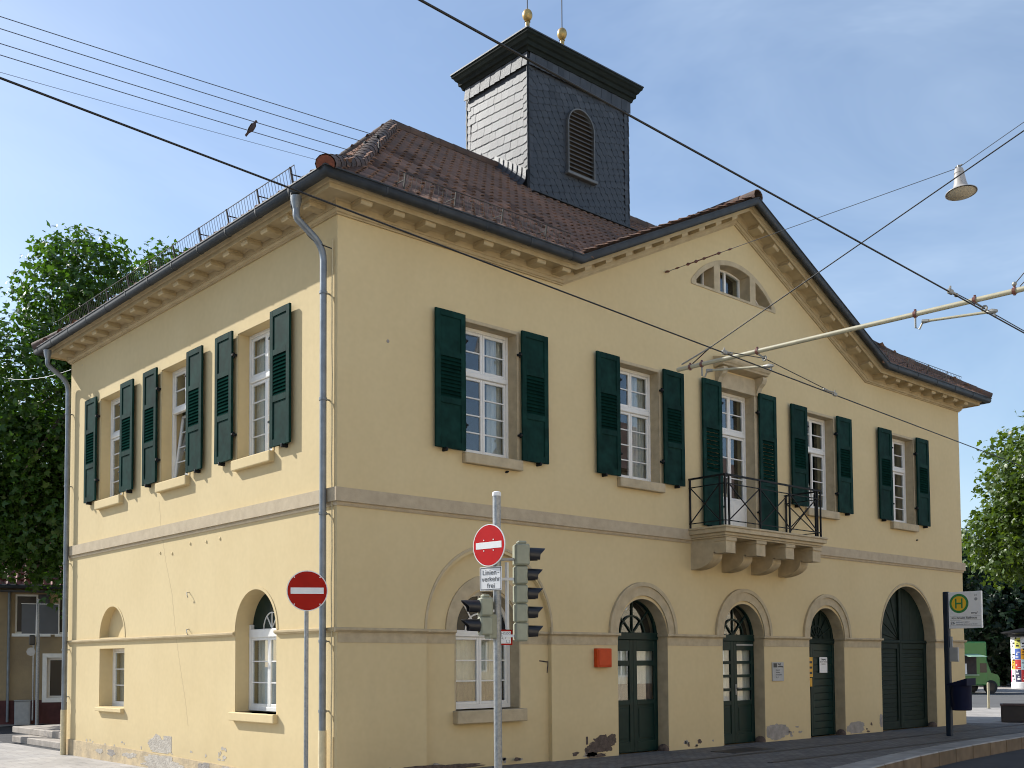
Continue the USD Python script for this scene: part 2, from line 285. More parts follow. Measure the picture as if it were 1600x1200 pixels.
def paving(name, c1, c2, mortar, w, h, rot=0.0, bumps=0.3):
    return usdkit.material(stage, '/World/Looks/'+name, {
        'g': ('geometry', {}), 'mp': ('mapping', {'rotation': (0, 0, rot)}), 'bk': ('brick_texture', {'scale': 1.0, 'brick_width': w, 'row_height': h, 'mortar_size': 0.008, 'mortar_smooth': 0.3, 'bias': 0.0, 'color1': c1, 'color2': c2, 'mortar': mortar}),
        'n': ('noise_texture', {'scale': 1.3, 'detail': 7.0, 'roughness': 0.65}), 'r': ('rgb_ramp', {'ramp': [(0.3, (0.74,)*3), (0.7, (1.12,)*3)]}), 'm': ('mix', {'mix_type': 'multiply', 'fac': 1.0}),
        'nb': ('noise_texture', {'scale': 60.0, 'detail': 5.0}), 'b': ('bump', {'strength': bumps, 'distance': 0.01}),
        'b2': ('bump', {'strength': 0.5, 'distance': 0.006, 'invert': True}),
        'p': ('principled_bsdf', {'roughness': 0.88, 'specular_ior_level': 0.25})},
        [('g.position', 'mp.vector'), ('mp.vector', 'bk.vector'), ('g.position', 'n.vector'), ('n.fac', 'r.fac'), ('bk.color', 'm.color1'), ('r.color', 'm.color2'), ('m.color', 'p.base_color'), ('g.position', 'nb.vector'), ('nb.fac', 'b.height'), ('bk.fac', 'b2.height'), ('b.normal', 'b2.normal'), ('b2.normal', 'p.normal')], surface='p.BSDF')
M['platform'] = paving('platform_pavers', (0.21, 0.20, 0.185), (0.155, 0.145, 0.135), (0.075, 0.07, 0.066), 0.20, 0.10, 0.06, 0.5)
M['pale_paving'] = paving('bounce_street_pavers', (0.50, 0.46, 0.40), (0.45, 0.41, 0.36), (0.25, 0.23, 0.2), 0.6, 0.4, 0.1, 0.04)  # kept pale so the unseen street sheet bounces sunlight
M['pavement'] = paving('pale_pavement', (0.40, 0.375, 0.35), (0.34, 0.32, 0.30), (0.20, 0.19, 0.18), 0.5, 0.35, 0.0)

# ------------------------------------------------------------------ ground
W, D = 19.82, 10.6
def sheet(name, poly, z0, z1, m, **k):
    mb = MB()
    for g in getattr(poly, 'geoms', [poly]):
        t = trimesh.creation.extrude_polygon(g, z1-z0, engine='earcut'); v = np.array(t.vertices); v[:, 2] += z0; mb.add(v, t.faces)
    return part(name, mb, m, kind='structure', **k)
def plane_sheet(name, poly, z, m, **k):
    v, f = trimesh.creation.triangulate_polygon(poly, engine='earcut'); v = np.column_stack([v, np.full(len(v), z)])
    return part(name, (v, f), m, kind='structure', **k)
plane_sheet('ground', sbox(-400, -400, 600, 600), -0.27, M['asphalt'])
plane_sheet('pavement', Polygon([(-6.5, -1.0), (-0.0, -1.0), (0.2, 0.2), (0.2, 10.4), (0.2, 22.0), (6, 24), (-2, 30), (-12, 27), (-9.5, 12)]), -0.252, M['pavement'])
kerb_line = [(0.16, -6.3), (3.0, -5.3), (5.5, -4.65), (7.9, -4.14), (10.0, -3.72), (12.4, -3.36), (16.22, -2.97), (22.0, -2.45), (31.0, -1.75)]
plat = Polygon([(0.16, 0.12)]+kerb_line+[(31.0, 2.9), (29.6, 4.5), (25.5, 10.5), (19.6, 10.5), (19.6, 0.12)])
sheet('platform', plat.difference(LineString(kerb_line).buffer(0.51)).intersection(plat), -0.30, 0.0, M['platform'])
plane_sheet('square_paving', Polygon([(21.2, -2.0), (30.9, -1.2), (30.9, 2.9), (29.55, 4.5), (25.4, 10.4), (20.0, 10.4), (20.0, 1.0)]), 0.004, M['pavement'])
plane_sheet('plaza_road', Polygon([(31.02, -1.9), (60, -6), (90, 30), (46.0, 40.0), (19.9, 10.6), (25.6, 10.6), (29.66, 4.54)]), -0.10, M['road'])
plane_sheet('far_pavement', Polygon([(47.0, 14.6), (53.5, 6.9), (120, 30), (70, 75)]), -0.075, M['pavement'])
plane_sheet('street_paving', Polygon([(-60, -22.9), (80, -22.9), (80, -13.0), (-60, -13.0)]), -0.262, M['pale_paving'])  # unseen sheet added behind the camera to bounce sunlight onto the front
km = xf('platform_kerb', kind='structure')
pts = [V(p) for p in kerb_line]; seglen = [np.linalg.norm(b-a) for a, b in zip(pts[:-1], pts[1:])]
def along(s):
    for a, b, L in zip(pts[:-1], pts[1:], seglen):
        if s <= L: return a+(b-a)*s/L
        s -= L
    return pts[-1]
tot = sum(seglen); n = int(tot/1.0)
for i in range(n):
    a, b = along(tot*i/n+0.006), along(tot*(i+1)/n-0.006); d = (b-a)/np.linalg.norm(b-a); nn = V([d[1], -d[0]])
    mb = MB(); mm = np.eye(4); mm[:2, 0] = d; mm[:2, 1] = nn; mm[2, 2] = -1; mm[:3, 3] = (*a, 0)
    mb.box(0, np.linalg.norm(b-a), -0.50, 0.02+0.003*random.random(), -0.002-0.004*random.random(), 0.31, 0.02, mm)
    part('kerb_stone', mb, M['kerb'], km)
pm = stage.GetPrimAtPath('/World/platform')
for y0, y1, x0, x1 in ((-1.60, -1.24, 4.4, 30.5), (-2.72, -2.42, 6.8, 30.5)):
    mb = MB(); mb.bar((x0, y0-0.0, 0.004), (x1, y1+0.35, 0.004), 0.11, 0.01); part('drain_channel', mb, M['groove'], pm)
mb = MB(); mb.bar((7.9, -0.95, 0.003), (9.25, -0.9, 0.003), 0.55, 0.012); part('floor_grate', mb, M['groove'], pm)  # thin dark sheet on the paving near the second door

# ------------------------------------------------------------------ town hall: walls
TH = xf('town_hall', label='yellow plastered two storey town hall with tiled roof and slate clad bell tower', cat='town hall')
Z_SILL, Z_HEAD = 5.10, 7.25
def arch(c, r, z0, zs, n=24):
    return Polygon(([(c-r, z0), (c+r, z0)] if zs-z0 > 1e-6 else [])+[(c+r*math.cos(t), zs+r*math.sin(t)) for t in np.linspace(0, math.pi, n)]).buffer(0)
KX0, KX1, AX = 4.71, 15.0, 9.855
front_win = [3.03, 6.755, 12.965, 16.69]; left_win = [8.32, 5.385, 2.43]
outer = Polygon([(0.004, -0.3), (W-0.004, -0.3), (W-0.004, 8.55), (KX1+0.08, 8.55), (AX, 11.0), (KX0-0.08, 8.55), (0.004, 8.55)])
holes = [sbox(c-0.575, Z_SILL, c+0.575, Z_HEAD) for c in front_win]+[sbox(9.87-0.565, 4.30, 9.87+0.565, 7.29)]
holes += [arch(3.02, 1.365, -0.02, 2.17), arch(6.795, 0.715, -0.02, 2.16), arch(9.95, 0.72, -0.02, 2.16), arch(13.10, 0.725, -0.02, 2.16), arch(16.845, 1.365, -0.02, 2.17)]
# lunette: a segment of a circle, cut by two posts
LC, LZ, LH, LW = 9.845, 9.29, 0.62, 1.36
LR = (LW**2+LH**2)/(2*LH)
def lun(dr):
    c = Point(LC, LZ+LH-LR).buffer(LR+dr, 128); return c.intersection(sbox(LC-3, LZ-0.5*max(dr, 0), LC+3, LZ+3))
lun_in = lun(0).intersection(sbox(LC-LW+0.06, LZ, LC+LW-0.06, LZ+3))
lposts = [sbox(9.13, LZ-0.1, 9.33, LZ+1), sbox(10.37, LZ-0.1, 10.57, LZ+1)]
lights_ = lun_in.difference(unary_union(lposts))
holes += list(lights_.geoms)
mb = MB(); mb.ext(outer.difference(unary_union(holes)), FF, -0.42, 0.0); part('front_wall', mb, M['plaster'], TH)
lo = sbox(0.0, -0.3, D, 8.55)
lh = [sbox(c-0.57, Z_SILL, c+0.57, Z_HEAD) for c in left_win]+[arch(2.375, 0.665, 0.90, 2.24), sbox(7.555, 0.84, 8.81, 2.02)]
niche = arch(8.18, 0.625, 2.245, 2.25)
mb = MB(); mb.ext(sbox(0.001, -0.3, D-0.001, 8.55).difference(unary_union(lh+[niche])), FL, -0.42, 0.0); part('side_wall', mb, M['plaster'], TH)
mb = MB(); mb.ext(arch(8.18, 0.70, 2.2, 2.25), FL, -0.36, -0.17); part('niche_back', mb, M['plaster'], TH)
mb = MB(); mb.box(W-0.42, W, 0.003, D-0.003, -0.3, 8.55); part('side_wall', mb, M['plaster'], TH)
mb = MB(); mb.box(0.43, W-0.43, D-0.42, D, -0.3, 8.55); part('rear_wall', mb, M['plaster'], TH)
mb = MB(); mb.box(0.43, W-0.43, 0.43, D-0.43, 3.95, 4.1); mb.box(0.43, W-0.43, 0.43, D-0.43, 8.4, 8.5)
mb.box(0.45, W-0.45, 3.2, 3.3, 0.01, 8.3)
for xx_ in (4.9, 8.3, 11.6, 14.9): mb.box(xx_, xx_+0.1, 0.43, 3.2, 0.01, 8.3)
part('inner_wall', mb, M['dark'], TH)
# blind arch panel
bp = arch(3.02, 1.43, -0.1, 2.17).difference(arch(3.01, 0.70, 0.93, 2.17))
mb = MB(); mb.ext(bp, FF, -0.40, -0.085); part('blind_arch', mb, M['plaster'], TH)

# plinth of the side wall (rough)
mb = MB(); poly = Polygon([(0.0, -0.3), (D, -0.3), (D, 0.09), (7.0, 0.05), (3.2, -0.01), (0.02, -0.05)]); mb.ext(poly, FL, 0.0, 0.022); part('plinth', mb, M['plinth'], TH)

# ------------------------------------------------------------------ cornice, band, impost: swept profiles
th = math.atan2(10.82-8.36, AX-KX0)
upn = (V([0, 0, 1.0])+V([-math.sin(th), 0, math.cos(th)]))/(1+math.cos(th)); upm = upn*V([-1, 1, 1])
def facade_frames(z, rake=True):
    fr = [(V([0, D, z]), V([-1, 1, 0.]), V([0, 0, 1.])), (V([0, 0, z]), V([-1, -1, 0.]), V([0, 0, 1.]))]
    if rake:
        fr += [(V([KX0, 0, z]), V([0, -1., 0]), upn), (V([AX, 0, z+(AX-KX0)*math.tan(th)]), V([0, -1., 0]), V([0, 0, 1/math.cos(th)])), (V([KX1, 0, z]), V([0, -1., 0]), upm)]
    return fr+[(V([W, 0, z]), V([1, -1, 0.]), V([0, 0, 1.])), (V([W, D, z]), V([1, 1, 0.]), V([0, 0, 1.])), (V([0, D, z]), V([-1, 1, 0.]), V([0, 0, 1.]))]
CORN = xf('cornice', TH)
prof = [(0.0, 0.0), (0.03, 0.0), (0.03, 0.022), (0.055, 0.03), (0.07, 0.06), (0.07, 0.075), (0.085, 0.075), (0.085, 0.17), (0.12, 0.19), (0.385, 0.19), (0.385, 0.165), (0.405, 0.165), (0.405, 0.235), (0.43, 0.245), (0.45, 0.275), (0.462, 0.285), (0.465, 0.33), (0.0, 0.335)]
mb = MB(); mb.sweep(facade_frames(8.35), prof, caps=False); part('moulding', mb, M['cornice'], CORN)
def modillion(P, t, o, u):
    mb = MB(); m = np.eye(4); m[:3, 0] = t; m[:3, 1] = o; m[:3, 2] = u; m[:3, 3] = P
    if np.linalg.det(m[:3, :3]) < 0: m[:3, 0] *= -1
    prof = Polygon([(0.086, 0.105), (0.335, 0.105), (0.35, 0.118), (0.36, 0.15), (0.36, 0.189), (0.086, 0.189)])
    e = trimesh.creation.extrude_polygon(prof, 0.20, engine='earcut'); v = np.array(e.vertices)
    mb.add(np.column_stack([v[:, 2]-0.10, v[:, 0], v[:, 1]]), e.faces, m)
    mb.box(-0.115, 0.115, 0.086, 0.378, 0.168, 0.189, 0, m)
    part('modillion', mb, M['cornice'], CORN)
Z1 = V([0, 0, 1.0])
for i in range(17): modillion(V([0, 0.30+i*0.625, 8.35]), V([0, 1., 0]), V([-1., 0, 0]), Z1)
for i in range(8): modillion(V([0.28+i*0.60, 0, 8.35]), V([1., 0, 0]), V([0, -1., 0]), Z1)
for i in range(8): modillion(V([W-0.28-i*0.60, 0, 8.35]), V([1., 0, 0]), V([0, -1., 0]), Z1)
nG = 9; Lg = (AX-KX0)/math.cos(th)
for sgn in (1, -1):
    for i in range(nG):
        s = 0.42+i*(Lg-0.62)/(nG-0.6); x = KX0+s*math.cos(th) if sgn > 0 else KX1-s*math.cos(th)
        modillion(V([x, 0, 8.35+s*math.sin(th)]), V([sgn*math.cos(th), 0, math.sin(th)]), V([0, -1., 0]), V([-sgn*math.sin(th), 0, math.cos(th)]))
# gutter
GO, GU, GR = 0.555, 0.290, 0.066
gp = [(GO-GR, 0.35)]+[(GO+GR*math.cos(a), GU+GR*math.sin(a)) for a in np.linspace(math.pi, 2*math.pi, 11)]+[(GO+GR, 0.345), (GO+GR+0.012, 0.348), (GO+GR+0.012, 0.366), (GO+GR-0.014, 0.366), (GO+GR-0.012, 0.33)]+[(GO+(GR-0.012)*math.cos(a), GU+(GR-0.012)*math.sin(a)) for a in np.linspace(2*math.pi, math.pi, 9)]+[(GO-GR+0.012, 0.35)]
mb = MB(); mb.sweep(facade_frames(8.35), gp, caps=False); part('gutter', mb, M['gutter'], TH, smooth=35)
GBR = [(GO+(GR+0.006)*math.cos(a), GU+(GR+0.006)*math.sin(a)) for a in np.linspace(math.pi, 2*math.pi, 9)]+[(GO+GR+0.006, 0.34), (GO-GR-0.006, 0.34)]
for i in range(11):
    y = 0.35+i*0.98; mb = MB()
    mb.sweep([(V([0, y, 8.35]), V([-1., 0, 0]), Z1), (V([0, y+0.03, 8.35]), V([-1., 0, 0]), Z1)], GBR); part('gutter_bracket', mb, M['gutter'], TH, smooth=35)
for i in range(5):
    for q in (0.45+i*0.98, W-0.45-i*0.98): mb = MB(); mb.sweep([(V([q, 0, 8.35]), V([0, -1., 0]), Z1), (V([q+0.03, 0, 8.35]), V([0, -1., 0]), Z1)], GBR); part('gutter_bracket', mb, M['gutter'], TH, smooth=35)
# band course and impost (the impost breaks at the arches)
bandp = [(0.0, -0.06), (0.012, -0.06), (0.03, -0.035), (0.03, 0.0), (0.062, 0.0), (0.062, 0.205), (0.0, 0.215)]
mb = MB(); mb.sweep(facade_frames(4.07, False), bandp, caps=False); part('band_course', mb, M['band'], TH)
impp = [(0.0, 0.0), (0.018, 0.0), (0.03, 0.012), (0.055, 0.03), (0.055, 0.058), (0.045, 0.066), (0.0, 0.07)]
def straight(mb, fr, a, b, prof, z, d0=0.0):
    frs = [(fr.pt(a, z, d0), fr.d, Z1), (fr.pt(b, z, d0), fr.d, Z1)]
    mb.sweep(frs, prof); return mb
front_runs = [(-0.05, 1.655), (4.385, 6.08), (7.51, 9.23), (10.67, 12.375), (13.825, 15.48), (18.21, W+0.05)]
left_runs = [(-0.0, 1.71), (3.04, D)]
IMP = xf('impost_course', TH)
for a, b in front_runs:
    mb = MB(); straight(mb, FF, a, b, impp, 2.155); part('moulding', mb, M['stone'], IMP)
    mb = MB(); fbox(mb, FF, max(a, 0.012), min(b, W-0.012), 2.0, 2.1545, -0.03, 0.006); part('block', mb, M['stone'], IMP)
    for e, s in ((a, 1), (b, -1)):                                  # returns into the reveals
        if e in (-0.05, W+0.05): continue
        mb = MB(); fbox(mb, FF, e-0.045*(s > 0), e+0.045*(s < 0), 2.175, 2.222, -0.22, 0.05); fbox(mb, FF, e-0.014*(s > 0), e+0.014*(s < 0), 2.0, 2.168, -0.22, -0.004); part('return', mb, M['stone'], IMP)
for a, b in ((1.66, 2.30), (3.72, 4.38)):
    mb = MB(); straight(mb, FF, a, b, impp, 2.155, -0.085); fbox(mb, FF, a, b, 2.0, 2.155, -0.13, -0.079); part('moulding', mb, M['stone'], IMP)
for a, b in left_runs:
    mb = MB(); straight(mb, FL, a, b, impp, 2.155); part('moulding', mb, M['cornice'], IMP)
# archivolts, reveals and stone surrounds
def ring(c, r0, r1, zs, z0=None):
    o = arch(c, r1, zs if z0 is None else z0, zs, 32); i = arch(c, r0, (zs if z0 is None else z0)-0.01, zs, 32); return o.difference(i)
for c, r in ((6.795, 0.715), (9.95, 0.72), (13.10, 0.725)):
    x = xf('archivolt', TH); mb = MB(); mb.ext(ring(c, r-0.004, r+0.17, 2.222), FF, -0.02, 0.03); part('face', mb, M['stone'], x)
    mb = MB(); mb.ext(ring(c, r+0.17, r+0.245, 2.222), FF, -0.02, 0.055); part('outer_roll', mb, M['stone'], x)
    mb = MB(); mb.ext(ring(c, r-0.006, r+0.02, 2.16, -0.015), FF, -0.40, -0.002); part('reveal', mb, M['stone'], x)
mb = MB(); mb.ext(ring(3.01, 0.694, 0.91, 2.222), FF, -0.10, -0.06); part('archivolt', mb, M['stone'], TH)
mb = MB(); mb.ext(ring(3.01, 0.694, 0.72, 2.17, 0.935), FF, -0.38, -0.083); part('reveal', mb, M['stone'], TH)
mb = MB(); mb.ext(ring(3.02, 1.36, 1.405, 2.222), FF, -0.03, 0.012); part('arch_trim', mb, M['stone'], TH)
mb = MB(); mb.ext(ring(16.845, 1.355, 1.40, 2.222), FF, -0.03, 0.014); part('arch_trim', mb, M['stone'], TH)
mb = MB(); mb.ext(ring(16.845, 1.358, 1.38, 2.17, -0.015), FF, -0.40, -0.002); part('reveal', mb, M['stone'], TH)
mb = MB(); mb.ext(ring(2.375, 0.665, 0.715, 2.24), FL, -0.03, 0.010); part('arch_trim', mb, M['plaster'], TH)
mb = MB(); mb.ext(ring(8.18, 0.625, 0.665, 2.245), FL, -0.03, 0.010); part('arch_trim', mb, M['plaster'], TH)
for x0, x1 in ((0.0, 0.0),): pass

# ------------------------------------------------------------------ windows
def curtain_mesh(fr, u0, u1, v0, v1, d, amp=0.018, waves=9):
    n = waves*6; us = np.linspace(u0, u1, n+1); ph = random.random()*6
    dd = d+amp*np.sin(np.linspace(0, waves*2*np.pi, n+1)+ph)+amp*0.4*np.sin(np.linspace(0, waves*3.1*np.pi, n+1))
    v = np.vstack([np.column_stack([us, np.full(n+1, v0), dd]), np.column_stack([us, np.full(n+1, v1), dd])])
    f = [[i, i+1, n+2+i, n+1+i] for i in range(n)]
    return MB().add(fr(v), f)
def sash(parent, fr, u0, u1, v0, v1, rows, d, stile=0.048, bar=0.02, cols=1, tilt=0.0, hide_pane=False):
    mb = MB(); tmp = lambda *a: fbox(mb, fr, *a)
    tmp(u0, u0+stile, v0, v1, d, d+0.045, 0.006); tmp(u1-stile, u1, v0, v1, d, d+0.045, 0.006)
    tmp(u0+stile, u1-stile, v0, v0+stile, d, d+0.043, 0.006); tmp(u0+stile, u1-stile, v1-stile, v1, d, d+0.043, 0.006)
    a0, a1, b0, b1 = u0+stile, u1-stile, v0+stile, v1-stile
    for r in range(1, rows): z = b0+(b1-b0)*r/rows; tmp(a0, a1, z-bar/2, z+bar/2, d+0.005, d+0.036)
    for c in range(1, cols): z = a0+(a1-a0)*c/cols; tmp(z-bar/2, z+bar/2, b0, b1, d+0.006, d+0.037)
    panes = []
    for r in range(rows):
        for c in range(cols):
            q = MB(); fbox(q, fr, a0+(a1-a0)*c/cols+0.004, a0+(a1-a0)*(c+1)/cols-0.004, b0+(b1-b0)*r/rows+0.004, b0+(b1-b0)*(r+1)/rows-0.004, d+0.016, d+0.02)
            vv, ff = q.get()                                             # old panes are never quite in one plane
            nn = fr.d; k = rng.normal(0, 0.004, 2); cc = vv.mean(0); vv = vv+np.outer((vv-cc)@fr.u*k[0]+(vv-cc)[:, 2]*k[1], nn)
            panes.append((vv, ff))
    if tilt:
        piv = fr.pt(u0, v0, d)
        def rot(v): h = (v-piv)[:, 2]; return v+np.outer(-h*math.sin(tilt), fr.d)
        mb = (lambda g: (rot(g[0]), g[1]))(mb.get()); panes = [(rot(a), b) for a, b in panes]
    part('sash', mb, M['white'], parent)
    for p_ in panes: part('pane', p_, M['glass'], parent)
def upper_window(fr, c, hw, zb, zt, rec=0.21, curtain='both', tilted=0, surround=True, stone=M['stone'], label=None):
    w = xf('window', TH, label=label); d = -rec-0.05
    mb = MB(); fbox(mb, fr, c-hw, c-hw+0.05, zb, zt, d-0.02, d+0.055, 0.006); fbox(mb, fr, c+hw-0.05, c+hw, zb, zt, d-0.02, d+0.055, 0.006)
    fbox(mb, fr, c-hw+0.05, c+hw-0.05, zt-0.06, zt, d-0.02, d+0.053, 0.006); fbox(mb, fr, c-hw+0.05, c+hw-0.05, zb, zb+0.06, d-0.02, d+0.053, 0.006)
    zm = zb+0.635*(zt-zb)
    fbox(mb, fr, c-hw+0.05, c+hw-0.05, zm-0.045, zm+0.045, d-0.02, d+0.075, 0.012)
    part('frame', mb, M['white'], w)
    for k, (a, b) in enumerate(((c-hw+0.052, c-0.002), (c+0.002, c+hw-0.052))):
        sash(w, fr, a, b, zm+0.047, zt-0.062, 2, d)
        sash(w, fr, a, b, zb+0.062, zm-0.047, 4, d, tilt=(0.13 if tilted == k+1 else 0))
    for k, (a, b) in enumerate(((c-hw+0.03, c-0.05), (c+0.05, c+hw-0.03))):
        if curtain in ('both', ('left', 'right')[k]):
            if fr is FF: q0, q1 = (a, a+0.30) if k == 0 else (b-0.33, b)
            else: q0, q1 = a, b
            part('curtain', curtain_mesh(fr, q0, q1, zb+0.05, zt-0.05, d-0.09, waves=6), M['curtain'], w)
    mb = MB(); fbox(mb, fr, c-hw-0.62*0.1-0.0, c+hw+0.062, zb-0.185, zb-0.012, -0.30, 0.10, 0.012); part('sill', mb, stone, w)
    if surround:
        for (a, b, e, f_) in ((c-hw-0.055, c-hw, zb, zt+0.055), (c+hw, c+hw+0.055, zb, zt+0.055), (c-hw, c+hw, zt, zt+0.055)):
            mb = MB(); fbox(mb, fr, a, b, e, f_, -0.02, 0.010); part('surround', mb, stone, w)
        mb = MB()
        fbox(mb, fr, c-hw-0.02, c-hw+0.004, zb, zt, -0.36, -0.003); fbox(mb, fr, c+hw-0.004, c+hw+0.02, zb, zt, -0.36, -0.003); fbox(mb, fr, c-hw, c+hw, zt-0.004, zt+0.02, -0.36, -0.003); part('reveal', mb, stone, w)
    return w
def shutter(fr, u0, u1, v0, v1, hinge, d0=0.055, label=None):
    s = xf('shutter', TH, label=label); t = 0.042; st = 0.10; H = v1-v0
    za, zb = v0+0.37*H, v0+0.665*H
    mb = MB(); B = lambda *a: fbox(mb, fr, *a)
    B(u0, u0+st, v0, v1, d0, d0+t, 0.005); B(u1-st, u1, v0, v1, d0, d0+t, 0.005)
    for a, b in ((v0, v0+0.11), (za-0.10, za), (zb, zb+0.09), (v1-0.10, v1)): B(u0+st, u1-st, a, b, d0+0.001, d0+t-0.001)
    for a, b in ((v0+0.11, za-0.10), (zb+0.09, v1-0.10)): B(u0+st-0.01, u1-st+0.01, a, b, d0+0.010, d0+t-0.016)
    part('frame', mb, M['shutter'], s)
    n = 11
    for i in range(n):
        z = za+(i+0.5)*(zb-za)/n; q = MB(); m = np.eye(4); v, f = box_vf(u0+st-0.01, u1-st+0.01, -0.042, 0.042, -0.004, 0.004)
        a = math.radians(24); vv = v.copy(); vv[:, 1] = v[:, 1]*math.cos(a)-v[:, 2]*math.sin(a)+z; vv[:, 2] = v[:, 1]*-math.sin(a)+v[:, 2]*-math.cos(a)+d0+t/2
        f = np.asarray(f); f = np.vstack([f[:, [0, 1, 2]], f[:, [0, 2, 3]]]); q.add(fr(vv), f); part('slat', q, M['slat'], s)
    for z in (v0+0.42, v1-0.42):
        q = MB(); e = u0 if hinge < 0 else u1
        fbox(q, fr, min(e, e+hinge*0.05), max(e, e+hinge*0.05), z-0.018, z+0.018, 0.01, d0+t+0.004, 0.005); fbox(q, fr, e+hinge*0.022-0.012, e+hinge*0.022+0.012, z-0.045, z+0.045, d0-0.01, d0+0.02, 0.005); part('hinge', q, M['iron'], s)
    q = MB(); um = (u0+u1)/2-hinge*0.1; fbox(q, fr, um-0.02, um+0.02, v0-0.05, v0+0.01, 0.0, d0+t+0.02, 0.006); part('catch', q, M['iron'], s)
for i, c in enumerate(front_win):
    upper_window(FF, c, 0.575, Z_SILL, Z_HEAD, curtain=('right', 'right', 'none', 'none')[i], tilted=(0, 0, 1, 0)[i], label='window standing ajar beside the balcony' if i == 2 else None)
    shutter(FF, c-0.575-0.05-0.62, c-0.575-0.05, 5.10, 7.32, 1); shutter(FF, c+0.575+0.05, c+0.575+0.05+0.62, 5.10, 7.32, -1)
for i, c in enumerate(left_win):
    upper_window(FL, c, 0.57, Z_SILL, Z_HEAD, curtain=('none', 'none', 'both')[i], tilted=(0, 2, 0)[i], stone=M['plaster'])
    shutter(FL, c-0.57-0.06-0.60, c-0.57-0.06, 5.12, 7.31, 1); shutter(FL, c+0.57+0.06, c+0.57+0.06+0.60, 5.12, 7.31, -1)
# balcony door
c, hw, zb, zt = 9.87, 0.565, 4.30, 7.29
BD = xf('balcony_door', TH, label='white glazed balcony door'); d = -0.26
mb = MB(); fbox(mb, FF, c-hw, c-hw+0.05, zb, zt, d-0.02, d+0.055, 0.006); fbox(mb, FF, c+hw-0.05, c+hw, zb, zt, d-0.02, d+0.055, 0.006); fbox(mb, FF, c-hw+0.05, c+hw-0.05, zt-0.06, zt, d-0.02, d+0.053); fbox(mb, FF, c-hw+0.05, c+hw-0.05, 6.40, 6.50, d-0.02, d+0.075, 0.012); part('frame', mb, M['white'], BD)
for a, b in ((c-hw+0.052, c-0.002), (c+0.002, c+hw-0.052)):
    sash(BD, FF, a, b, 6.502, zt-0.062, 2, d); sash(BD, FF, a, b, 5.05, 6.398, 3, d)
    mb = MB(); fbox(mb, FF, a, b, zb, 5.048, d, d+0.045, 0.006); fbox(mb, FF, a+0.09, b-0.09, zb+0.14, 4.95, d+0.045, d+0.052, 0.006); part('lower_panel', mb, M['white'], BD)
part('curtain', curtain_mesh(FF, c-hw+0.05, c-0.1, 4.6, 6.35, d-0.10), M['curtain'], BD)
mb = MB(); fbox(mb, FF, c-hw-0.16, c+hw+0.16, zt+0.0, 7.62, -0.02, 0.03); fbox(mb, FF, c-hw-0.10, c-hw, 4.30, zt, -0.02, 0.02); fbox(mb, FF, c+hw, c+hw+0.10, 4.30, zt, -0.02, 0.02); part('surround', mb, M['stone'], BD)
mb = MB(); fbox(mb, FF, c-hw-0.02, c-hw+0.004, zb, zt, -0.36, -0.003); fbox(mb, FF, c+hw-0.004, c+hw+0.02, zb, zt, -0.36, -0.003); fbox(mb, FF, c-hw, c+hw, zt-0.004, zt+0.02, -0.36, -0.003); part('reveal', mb, M['stone'], BD)
HOOD = xf('door_hood', TH); mb = MB()
hp = [(0, 7.66), (0.10, 7.68), (0.22, 7.70), (0.24, 7.73), (0.27, 7.75), (0.30, 7.79), (0.31, 7.83), (0.0, 7.90)]
mb.sweep([(FF.pt(c-0.80, 0), FF.d, Z1), (FF.pt(c+0.80, 0), FF.d, Z1)], hp); part('shelf', mb, M['stone'], HOOD)
for u in (c-0.68, c+0.68):
    mb = MB(); sc = Polygon([(0.0, 7.66), (0.22, 7.66), (0.225, 7.60), (0.19, 7.53), (0.11, 7.46), (0.075, 7.38), (0.05, 7.30), (0.0, 7.28)])
    e = trimesh.creation.extrude_polygon(sc, 0.14, engine='earcut'); v = np.array(e.vertices); mb.add(np.column_stack([u-0.07+v[:, 2], -v[:, 0], v[:, 1]]), e.faces); part('console', mb, M['stone'], HOOD)
shutter(FF, c-hw-0.09-0.62, c-hw-0.09, 4.40, 7.36, 1); shutter(FF, c+hw+0.09, c+hw+0.09+0.62, 4.40, 7.36, -1)
# lunette
LN = xf('lunette_window', TH)
mb = MB(); mb.ext(lun(0.10).intersection(sbox(LC-LW-0.1, LZ-0.07, LC+LW+0.1, 12)).difference(lights_), FF, -0.03, 0.014); part('surround', mb, M['stone'], LN)
for g in sorted(lights_.geoms, key=lambda g: g.centroid.x):
    mb = MB(); mb.ext(g.difference(g.buffer(-0.045, join_style=2)), FF, -0.29, -0.24)
    if g.centroid.x > 9.4 and g.centroid.x < 10.3: fbox(mb, FF, 9.82, 9.88, LZ+0.045, LZ+0.58, -0.29, -0.245)
    part('frame', mb, M['white'], LN); mb = MB(); mb.ext(g.buffer(-0.04, join_style=2), FF, -0.27, -0.266); part('pane', mb, M['glass'], LN)
    mb = MB(); mb.ext(g.difference(g.buffer(-0.006, join_style=2)), FF, -0.40, -0.003); part('reveal', mb, M['stone'], LN)

